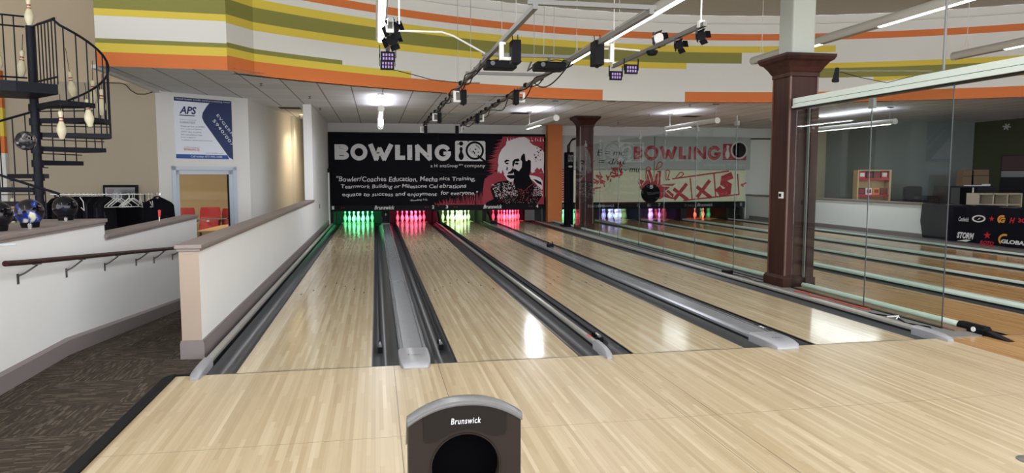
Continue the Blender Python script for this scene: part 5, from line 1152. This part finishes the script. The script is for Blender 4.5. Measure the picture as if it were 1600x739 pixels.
# ================================================================== CLOTHES RACK
RY = 8.0; r0 = at(84, 304, y=RY); r1 = at(250, 305, y=RY); RHZ = 1.245
t = thing('clothes_rack', 'chrome clothes rail stretched across the lounge in front of the beige wall', 'clothes rack', (r1.x, RY, -.4))
b = MB().tube([(r0.x - .05, RY, RHZ), (r1.x, RY, RHZ)], .013, 10).lathe([(0, -.02), (.02, -.015), (.02, .015), (0, .02)], (r1.x, RY, RHZ), 12); b.build('rail', M['chrome'], t)
for x in (r0.x + .02, at(226, 305, y=RY).x): b = MB().tube([(x, RY, -.4), (x, RY, RHZ)], .014, 8).box(x - .02, x + .02, RY - .28, RY + .28, -.4, -.37); b.build('upright', M['iron'], t)
def hanger(x, lab, yaw=70, m='white'):
    t = thing('coat_hanger', lab, 'hanger', (x, RY, RHZ), 'empty hangers on the clothes rail'); c = math.cos(math.radians(yaw)); s = math.sin(math.radians(yaw))
    def f(a, z): return (x + a * c, RY + a * s, RHZ + z)
    b = MB().tube([f(-.02, -.005), f(-.014, .016), f(0, .023), f(.016, .014), f(.012, -.02), f(0, -.07)], .0035, 6); b.build('hook', M[m], t)
    b = MB().tube([f(0, -.07), f(-.20, -.20), f(-.21, -.225), f(.21, -.225), f(.20, -.20), f(0, -.07)], .0065, 6); b.build('body', M[m], t)
hu = [(178, 60), (182, 62), (184, 58), (189, 55), (200.5, 60), (202, 64), (206, 56), (209, 52), (219, 115), (232, 120), (237, 110)]
for k, (u, yw) in enumerate(hu):
    hanger(at(u, 304, y=RY).x, 'empty white coat hanger, %s from the left on the bare part of the rail' % ['first', 'second', 'third', 'fourth', 'fifth', 'sixth', 'seventh', 'eighth', 'ninth', 'tenth', 'eleventh'][k], yw)
def garment(x, w_, drop, lab, yaw, m, th=.05, y=RY):
    t = thing('hanging_garment', lab, 'jacket', (x, y, RHZ), 'dark garments on the clothes rail'); c = math.cos(math.radians(yaw)); s = math.sin(math.radians(yaw)); rnd = random.Random(int(x * 977))
    def f(a, z, o=0): return (x + a * c - o * s, y + a * s + o * c, RHZ + z)
    out = [(-.05, -.06), (-.10, -.085), (-w_ * .42, -.15), (-w_ * .5, -.20), (-w_ * .56, -drop * .6), (-w_ * .46, -drop * .63), (-w_ * .40, -.33), (-w_ * .41, -drop), (w_ * .41, -drop), (w_ * .40, -.33), (w_ * .46, -drop * .63), (w_ * .56, -drop * .6), (w_ * .5, -.20), (w_ * .42, -.15), (.10, -.085), (.05, -.06), (0, -.10)]
    n = len(out); v = [f(a, z, -th * (1.0 if abs(a) < w_ * .42 else .6)) for a, z in out] + [f(a, z, th * (1.0 if abs(a) < w_ * .42 else .6)) for a, z in out] + [f(a * 1.02, z, 0) for a, z in out]
    from mathutils.geometry import tessellate_polygon
    tr = tessellate_polygon([[Vector((a, z, 0)) for a, z in out]]); F = [tuple(q) for q in tr] + [tuple(i + n for i in q[::-1]) for q in tr]
    for i in range(n): j = (i + 1) % n; F += [(i, j, j + 2 * n, i + 2 * n), (i + 2 * n, j + 2 * n, j + n, i + n)]
    b = MB().add(v, F, 0, True); b.build('jacket_body', M[m], t)
    b = MB().tube([f(-.05, -.055, -th * .8), f(-.02, -.045, 0), f(.02, -.045, 0), f(.05, -.055, -th * .8), f(0, -.13, -th * 1.1)], .014, 6); b.build('collar', M[m], t)
    b = MB().tube([f(-.02, -.005), f(-.014, .016), f(0, .023), f(.016, .014), f(.012, -.02), f(0, -.07)], .0035, 6); b.build('hanger_hook', M['white'], t)
    return t
gu = [(90, 'cloth'), (99, 'cloth2'), (108, 'cloth'), (117, 'cloth'), (124, 'cloth2'), (131, 'cloth'), (137, 'cloth'), (143, 'cloth2'), (149, 'cloth'), (155, 'cloth'), (160, 'cloth2'), (166, 'cloth2')]
for k, (u, m) in enumerate(gu): garment(at(u, 304, y=RY).x, .46, 1.05 + .1 * (k % 3), 'dark jacket in the packed row, %s from the left' % ['first', 'second', 'third', 'fourth', 'fifth', 'sixth', 'seventh', 'eighth', 'ninth', 'tenth', 'eleventh', 'twelfth'][k], 62 + (k * 37) % 30, m, .06)
garment(at(246, 304, y=RY).x, .52, 1.1, 'black jacket hanging alone at the right end of the rail', 8, 'cloth', .08)
t = thing('coat_hanger', 'white hanger with hanging strap among the packed garments', 'hanger', (at(136, 304, y=RY).x, RY - .2, RHZ)); x = at(136, 304, y=RY).x; b = MB().tube([(x - .03, RY - .24, RHZ - .04), (x + .02, RY - .24, RHZ - .12), (x + .03, RY - .24, RHZ - .28), (x - .02, RY - .24, RHZ - .22)], .008, 6); b.build('body', M['white'], t)
# dark covered box behind the rail and framed picture
t = thing('black_cabinet', 'black cloth covered cabinet under the empty hangers', 'cabinet', (-5.0, 8.7, -.4)); q0 = at(158, 317, y=8.5); q1 = at(217, 360, y=8.5)
b = MB().box(q0.x, q1.x, 8.5, 8.95, -.4, q0.z); b.build('cover', M['cloth'], t, bevel=.03); b = MB().box(q0.x + .02, q1.x - .02, 8.49, 8.50, q0.z - .04, q0.z - .01); b.build('hem', M['cloth2'], t)
t = thing('framed_picture', 'black framed dark picture leaning on the beige wall behind the hangers', 'picture', (-5.1, 9.7, .9)); q0 = at(160, 289, y=9.7); q1 = at(216, 340, y=9.7)
b = MB().box(q0.x, q1.x, 9.72, 9.79, q1.z - .3, q0.z); fr_ = b.build('frame', M['black'], t); b = MB().box(q0.x + .04, q1.x - .04, 9.71, 9.72, q1.z - .26, q0.z - .05); b.build('picture_glass', mat('picture_dark', srgb(26, 24, 26), .12), t)
b = MB().box(q0.x + .08, q0.x + .2, 9.705, 9.71, q0.z - .20, q0.z - .08); b.build('picture_figure', mat('picture_mauve', srgb(84, 66, 70), .3), t)
t = thing('red_scraper', 'red handled scraper standing on the ramp wall cap', 'scraper', (-2.78, 3.55, .987)); q = at(249, 346, x=-2.78)
b = MB().tube([(q.x, q.y, .987), (q.x, q.y + .01, 1.05)], .008, 6); b.build('blade', M['railalu'], t); b = MB().tube([(q.x, q.y + .01, 1.04), (q.x, q.y + .03, 1.13)], .014, 8, r2=.020); b.build('handle', M['logored'], t)
# small wall fittings
for u, v_, x, lab in ((499, 322, -1.50, 'small dark outlet on the tall white wall left of the mask'),):
    p = at(u, v_, x=x); t = thing('wall_outlet', lab, 'outlet', p); b = MB().box(x, x + .012, p.y - .04, p.y + .04, p.z - .06, p.z + .06); b.build('plate', M['strutdark'], t)
t = thing('white_trim_post', 'narrow white post left of the black mask', 'post', (-1.46, 17.4, 0)); b = MB().box(-1.49, -1.44, 17.35, 17.45, .0, 1.68); b.build('post', M['white'], t); b = MB().box(-1.49, -1.42, 17.33, 17.47, 1.68, 1.82).tube([(-1.45, 17.4, 1.8), (-1.45, 17.4, 1.95)], .01); b.build('black_cap', M['black'], t)
light_area('corridor_light', (-1.95, 15.2, 3.26), .15, 1.2, 24, (1.0, .78, .48), spread=95)
t = thing('downlight', 'recessed corridor downlight washing the warm wall', 'downlight', (-2.05, 15.0, 3.28)); b = MB().lathe([(.08, 0), (.08, .012), (.06, .012), (.055, .004), (0, .004)], (-2.0, 14.9, 3.285), 20); b.build('trim_ring', M['white'], t)
b = MB().lathe([(.055, 0), (0, .001)], (-2.0, 14.9, 3.283), 16); b.build('lens', mat('warm_lens', (1, .8, .5, 1), .5, emit=(1, .8, .5, 1), es=4), t)
sd = bpy.data.lights.new('wall_wash', 'SPOT'); sd.energy = 25; sd.color = (1, .78, .46); sd.spot_size = math.radians(34); sd.spot_blend = .5; so = bpy.data.objects.new('wall_wash', sd); C.objects.link(so); so.location = (-2.27, 14.9, 3.2); so.rotation_euler = (0, math.radians(-6), 0)

# ================================================================== RIGHT SIDE ROOM AND BANNER
t = thing('sponsor_banner', 'black cloth banner with sponsor logos draped over the right low wall', 'banner', (13.3, 7.0, .9))
n = 60; v = []; ya, yb = 9.42, 4.2
for j, (zz, off) in enumerate(((.915, .22), (.918, .0), (.87, -.045), (.45, -.06), (.06, -.055))):
    for k in range(n + 1):
        s = k / n; y = ya + (yb - ya) * s - (.10 * (1 - s) ** 8 if j == 4 else 0); v.append((13.33 + off + (.012 * math.sin(s * 40 + j) + .008 * math.sin(s * 91)) * (1 if j > 1 else .2), y, zz + .006 * math.sin(s * 23)))
w1 = n + 1; b = MB().add(v, [(j * w1 + k, j * w1 + k + 1, (j + 1) * w1 + k + 1, (j + 1) * w1 + k) for j in range(4) for k in range(n)], 0, True); o = b.build('cloth', M['bannercloth'], t)
def fb(y, z): return (13.245, y, z)
def yz(u, v_): p = at(u, v_, x=13.25); return p.y, p.z
def btext(mb, s, u0, u1, vt, vb, bold=0, sh=0):
    (y0, _), (y1, _) = yz(u0, vb), yz(u1, vb); z1 = yz((u0 + u1) / 2, vt)[1]; z0 = yz((u0 + u1) / 2, vb)[1]; put_text(mb, s, fb, y0, y1, z0, z1, bold, sh)
def Z(x, y): return yz(1440 + x / 7.39, 300 + y / 7.39)
b = MB(); btext(b, 'Coolwick', 1498, 1514, 339, 346, .01, .3); c = Z(662, 308); 
oo = [(Z(662 + 79 * math.cos(q), 308 - 42 * math.sin(q)), Z(662 + 58 * math.cos(q), 308 - 27 * math.sin(q))) for q in [2 * PI * k / 30 for k in range(30)]]
b.add([fb(*p) for pr in oo for p in pr], [(2 * k, 2 * k + 1, 2 * ((k + 1) % 30) + 1, 2 * ((k + 1) % 30)) for k in range(30)])
btext(b, 'STORM', 1495, 1522, 363, 373, .05, .3); q = [Z(405, 562), Z(520, 548), Z(575, 556), Z(520, 574)]; flat_poly(b, q, fb); btext(b, 'GLOBAL', 1564, 1606, 375.5, 382, .05, .1)
flat_poly(b, [Z(640, 318), Z(672, 300), Z(690, 298), Z(665, 316)], fb); b.build('white_print', M['txt'], o)
def star5(cx, cy, r): return [Z(cx + (r if k % 2 == 0 else r * .42) * math.sin(PI * k / 5), cy - (r if k % 2 == 0 else r * .42) * math.cos(PI * k / 5)) for k in range(10)]
b = MB(); flat_poly(b, star5(760, 500, 46), fb); flat_poly(b, star5(812, 310, 34), fb); btext(b, 'ROTO', 1531, 1553, 376.5, 382, .04, .3); btext(b, 'GRIP', 1531, 1553, 382.5, 387, .04, .3); btext(b, 'H', 1577, 1586, 340, 349, .05, .3); btext(b, '3G', 1591, 1603, 341, 348, .04); b.build('red_print', M['logored'], o)
b = MB(); btext(b, 'G', 1562, 1571, 340, 348, .05, .2)
for (cx, cy, r0) in ((935, 320, 46), (960, 550, 62)): poly_line(b, [Z(cx + r0 * math.cos(a), cy - r0 * math.sin(a) * .9) for a in [math.radians(70 + 150 * k / 10) for k in range(11)]], .045, fb)
b.build('gold_print', M['gold'], o)
# furniture beyond the low wall
t = thing('display_bookcase', 'birch bookcase with red shelves and ball boxes beyond the right wall', 'bookcase', (15.0, 12.9, 0)); X0, X1, Y0, Y1, T = 14.62, 15.62, 12.9, 13.35, 1.73
dirx = Vector((.93, -.36, 0)); diry = Vector((.36, .93, 0)); org = at(1353, 300, y=13.6); org = Vector((org.x, org.y, 0))
def lb(mb, a0, a1, c0, c1, z0, z1):
    c = org + dirx * (a0 + a1) / 2 + diry * (c0 + c1) / 2 + Vector((0, 0, (z0 + z1) / 2)); mb.obox(c, dirx * (a1 - a0) / 2, diry * (c1 - c0) / 2, Vector((0, 0, (z1 - z0) / 2)))
b = MB(); lb(b, -.25, -.22, 0, .5, 0, T); lb(b, .66, .70, 0, .5, 0, T); lb(b, -.25, .70, 0, .5, T, T + .03); lb(b, -.25, .70, .48, .5, 0, T); b.build('carcass', M['birch'], t)
b = MB(); lb(b, .70, .715, 0, .5, 0, T + .03); b.build('side_board', M['birch'], t)
for zz in (.93, 1.44): b = MB(); lb(b, -.22, .66, -.01, .47, zz, zz + .07); b.build('shelf', M['red'], t)
for k in range(9):
    a0 = -.2 + (k % 4) * .215; lv = k // 4; z0 = (1.0, 1.51, 1.22)[lv]; hh = .2 if lv < 2 else .18
    q = org + dirx * (a0 + .09) + diry * .2; m = ['deskdark', 'white', 'gold', 'cubbyin', 'red', 'deskdark', 'cubbyin', 'red', 'gold'][k]
    if lv == 2: continue
    tt = thing('ball_box', '%s boxed item on the %s shelf of the birch bookcase, %s from the left' % ({'deskdark': 'dark', 'white': 'white', 'gold': 'gold', 'cubbyin': 'brown', 'red': 'red'}[m], ('lower', 'upper')[lv], ('first', 'second', 'third', 'fourth')[k % 4]), 'box', (q.x, q.y, z0), 'boxed items on the birch bookcase')
    b = MB(); lb(b, a0, a0 + .19, .08, .3, z0, z0 + hh); b.build('carton', M[m], tt)
    b = MB(); lb(b, a0 + .03, a0 + .16, .075, .08, z0 + .04, z0 + hh - .04); b.build('label_panel', M['inkred' if m != 'red' else 'inkwhite'], tt)
def simple(name, cat, lab, u0, u1, v0, v1, y, dep, m, z0=None, parts=None):
    a = at(u0, v0, y=y); c = at(u1, v1, y=y); zb = 0 if z0 is None else z0; t = thing(name, lab, cat, ((a.x + c.x) / 2, y, zb)); return t, a, c, zb
t, a, c, zb = simple('office_desk', 'desk', 'dark desk with papers beyond the right wall', 1484, 1553, 291, 312, 11.8, .6, None)
b = MB().box(a.x, c.x, 11.8, 12.4, a.z - .04, a.z); b.build('desk_top', M['deskdark'], t); b = MB().box(a.x, a.x + .05, 11.8, 12.4, 0, a.z - .04); b.build('side_panel', M['deskdark'], t); b = MB().box(c.x - .6, c.x, 11.8, 12.4, 0, a.z - .04); b.build('pedestal', M['deskdark'], t); b = MB().box(a.x + .76, a.x + .80, 11.78, 11.8, 0, a.z - .04); b.build('chrome_leg', M['white'], t)
DZ = a.z
t = thing('paper_stack', 'white papers lying on the dark desk', 'papers', (17.3, 12.0, DZ)); b = MB().box(a.x + .75, a.x + 1.25, 11.85, 12.1, DZ, DZ + .03).box(a.x + 1.27, a.x + 1.42, 11.85, 12.0, DZ, DZ + .06); b.build('sheets', M['paper'], t)
for k, (u0, u1, v0, v1) in enumerate(((1505, 1521, 266, 289), (1519, 1545, 265, 289))):
    a = at(u0, v0, y=12.15); c = at(u1, v1, y=12.15); t = thing('cardboard_box', 'brown cardboard box on the dark desk, %s one' % ('left', 'right')[k], 'box', (a.x, 12.15, DZ)); b = MB().box(a.x, c.x - .01, 12.15, 12.38, DZ, a.z - .17).box(a.x + .01, c.x - .02, 12.15, 12.38, a.z - .165, a.z); b.build('carton', M['card'], t); b = MB().box(a.x, c.x - .01, 12.148, 12.15, a.z - .185, a.z - .165); b.build('lid_edge', M['deskdark'], t)
a = at(1530, 302, y=10.8); c = at(1596, 316, y=10.8); t = thing('cubby_shelf', 'pale cubby shelf with three openings beyond the banner', 'shelf', ((a.x + c.x) / 2, 10.8, 0)); wdt = (c.x - a.x)
b = MB().box(a.x, c.x, 10.8, 11.2, a.z - .04, a.z).box(a.x, c.x, 11.18, 11.2, 0, a.z)
for k in range(4): xx = a.x + wdt * k / 3; b.box(xx - .02, xx + .02, 10.8, 11.2, 0, a.z)
for zz in (.4, .78): b.box(a.x, c.x, 10.82, 11.2, zz - .02, zz + .02)
b.build('carcass', M['cubby'], t); b = MB().box(a.x + .02, c.x - .02, 11.16, 11.175, .02, a.z - .04); b.build('back_board', M['cubbyin'], t)
t = thing('office_chair', 'dark upholstered chair back right of the birch bookcase', 'chair', (16.0, 12.2, 0)); a = at(1415, 290, y=12.4); c = at(1445, 310, y=12.4)
b = MB().box(a.x, a.x + .62, 12.4, 12.55, .5, a.z - .02).box(a.x + .3, a.x + .95, 12.1, 12.5, .5, c.z + .08); b.build('backrest', M['cloth2'], t, bevel=.09); b = MB().box(a.x + .1, a.x + .8, 11.9, 12.4, .42, .52); b.build('seat', M['cloth2'], t, bevel=.04); b = MB().tube([(a.x + .45, 12.15, 0.02), (a.x + .45, 12.15, .42)], .03).box(a.x + .1, a.x + .8, 12.12, 12.18, 0, .05).box(a.x + .42, a.x + .48, 11.85, 12.45, 0, .05); b.build('pedestal', M['black'], t)
t = thing('wall_poster', 'dark poster with a grey stripe on the olive wall at the right edge', 'poster', (18.6, 11.7, 1.2)); y0_ = at(1563, 300, x=19.08).y; y1_ = y0_ - 1.5; z1_ = at(1563, 243, x=19.08).z; z0_ = at(1563, 304, x=19.08).z
b = MB().box(19.06, 19.1, y1_, y0_, z0_, z1_); b.build('board', M['deskdark'], t); b = MB().box(19.05, 19.06, y1_, y0_ - .02, z0_ + (z1_ - z0_) * .45, z0_ + (z1_ - z0_) * .60); b.build('grey_stripe', M['txtdim'], t)
b = MB().box(19.05, 19.06, y1_, y0_ - .02, z0_ + (z1_ - z0_) * .62, z1_ - .02); b.build('picture_area', mat('poster_brown', srgb(92, 70, 72), .5), t)
t = thing('exit_emblem', 'small grey star shaped fitting high on the far right wall', 'fitting', (18.9, 13.9, 2.5)); q = at(1573, 198, x=19.05); b = MB()
for k in range(3): a = k * PI / 3 + .2; b.obox(q, (.01, 0, 0), (0, .14 * math.cos(a), .10 * math.sin(a)), (0, -.018 * math.sin(a), .018 * math.cos(a)))
b.build('body', M['ghost'], t)
for k, (u, v_) in enumerate(((1555, 199), )): pass

# ================================================================== BALL RETURN HOOD
HX, HY = .30, -3.42
t = thing('ball_return_hood', 'dark brown ball return hood with arched grey top in the foreground', 'ball return', (HX, HY, 0))
hw = .205; ztop = .795; zs_ = .728
def arch(n=22, w_=hw, zt=ztop, zs=zs_, top_only=False):
    pts = []
    for k in range(n + 1):
        s = -1 + 2 * k / n; pts.append((s * w_, zs + (zt - zs) * (1 - abs(s) ** 2.2)))
    return pts
cz, cr, = .540, .122
# front face with round opening (strip from arch/outline to circle)
def front(y, w_, zt, zs, r, zb=0.0):
    m = 64; v = []; f = []
    for k in range(m):
        a = 2 * PI * k / m; c, s = math.cos(a), math.sin(a); v.append((HX + r * c, y, cz + r * 1.0 * s))
        # ray to the outline
        tt_ = 0.0; 
        for q in range(400):
            tt_ += .002; px, pz = tt_ * c, cz + tt_ * s
            if abs(px) > w_ or pz < zb or pz > zs + (zt - zs) * (1 - min(1, abs(px) / w_) ** 2.2): break
        v.append((HX + max(-w_, min(w_, tt_ * c)), y, max(zb, cz + tt_ * s)))
    for k in range(m): j = (k + 1) % m; f.append((2 * k, 2 * k + 1, 2 * j + 1, 2 * j))
    return v, f
b = MB(); v, f = front(HY - .0, hw - .004, ztop - .012, zs_ - .012, cr); b.add(v, f)
# tunnel
m = 40; b.add([(HX + cr * math.cos(2 * PI * k / m), y, cz + cr * math.sin(2 * PI * k / m)) for y in (HY, HY + .035) for k in range(m)], [(k, (k + 1) % m, m + (k + 1) % m, m + k) for k in range(m)], 0, True)
b.box(HX - hw + .004, HX - hw + .014, HY + .001, HY + .12, 0, zs_ - .03).box(HX + hw - .014, HX + hw - .004, HY + .001, HY + .12, 0, zs_ - .03)
b.build('front_shell', M['hood'], t)
b = MB(); n = 22; v = []; A_ = arch(n)
secs = [(-.010, -.016, .996), (-.014, -.008, 1.0), (-.006, -.001, 1.003), (.02, .0, 1.0), (.05, -.006, 1.0), (.09, -.028, .99), (.16, -.09, .985), (.36, -.22, .97)]
for dy, dz, sc in secs:
    for px, pz in A_: v.append((HX + px * sc, HY + dy, pz + dz))
w1 = n + 1; f = [(j * w1 + k, j * w1 + k + 1, (j + 1) * w1 + k + 1, (j + 1) * w1 + k) for j in range(len(secs) - 1) for k in range(n)]
N = len(v); v += [(q[0], q[1] + (.0 if i // w1 else .003), q[2] - .012) for i, q in enumerate(v)]; f += [tuple(i + N for i in q[::-1]) for q in f]
f += [(k, k + 1, N + k + 1, N + k) for k in range(n)]
b.add(v, f, 0, True); b.build('top_cover', M['hoodtop'], t)
b = MB(); ps = [(-.145, .748), (-.05, .765), (.05, .765), (.135, .75), (.148, .735), (.148, .670), (.14, .650), (.105, .647)] + [(.138 * math.cos(a), cz + .138 * math.sin(a)) for a in [math.radians(56 + 68 * k / 12) for k in range(13)]] + [(-.105, .640), (-.14, .637), (-.148, .647), (-.15, .735)]
b.prism(ps, -.004, 0.0, lambda a, c, h: (HX + a, HY + h, c)); lp = b.build('label_panel', M['hoodpanel'], t)
b = MB(); put_text(b, 'Brunswick', lambda a, c: (HX + a, HY - .0048, c), -.052, .055, .700, .722, .006, .18, 1.12); b.build('brand_lettering', M['silver'], lp)
b = MB(); b.add([(HX + (cr + o) * math.cos(2 * PI * k / m), HY + yy, cz + (cr + o) * math.sin(2 * PI * k / m)) for o, yy in ((.006, -.001), (.004, -.006), (0, -.005), (-.003, .02)) for k in range(m)], [(i * m + k, i * m + (k + 1) % m, (i + 1) * m + (k + 1) % m, (i + 1) * m + k) for i in range(3) for k in range(m)], 0, True); b.build('opening_ring', M['hood'], t)
b = MB().box(HX - hw + .02, HX + hw - .02, HY + .04, HY + .40, .05, zs_ - .03); 
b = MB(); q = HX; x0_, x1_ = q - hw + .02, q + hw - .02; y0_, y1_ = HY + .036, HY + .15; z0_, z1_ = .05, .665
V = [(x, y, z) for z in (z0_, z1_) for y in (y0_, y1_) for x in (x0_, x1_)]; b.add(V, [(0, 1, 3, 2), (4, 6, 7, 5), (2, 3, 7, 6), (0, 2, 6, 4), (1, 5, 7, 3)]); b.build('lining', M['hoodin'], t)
b = MB().prism([(-.06, .26), (.045, .26), (.06, .415), (.02, .43), (-.05, .42)], HY + .15, HY + .17, lambda a, c, h: (HX + a, h, c)); b.build('red_curtain', mat('dark_red_rubber', (.12, .004, .015, 1), .5), t)
b = MB().box(HX - hw - .006, HX + hw + .006, HY - .004, HY + .42, 0.0, .05); b.build('base', M['black'], t)
bpy.context.view_layer.update()
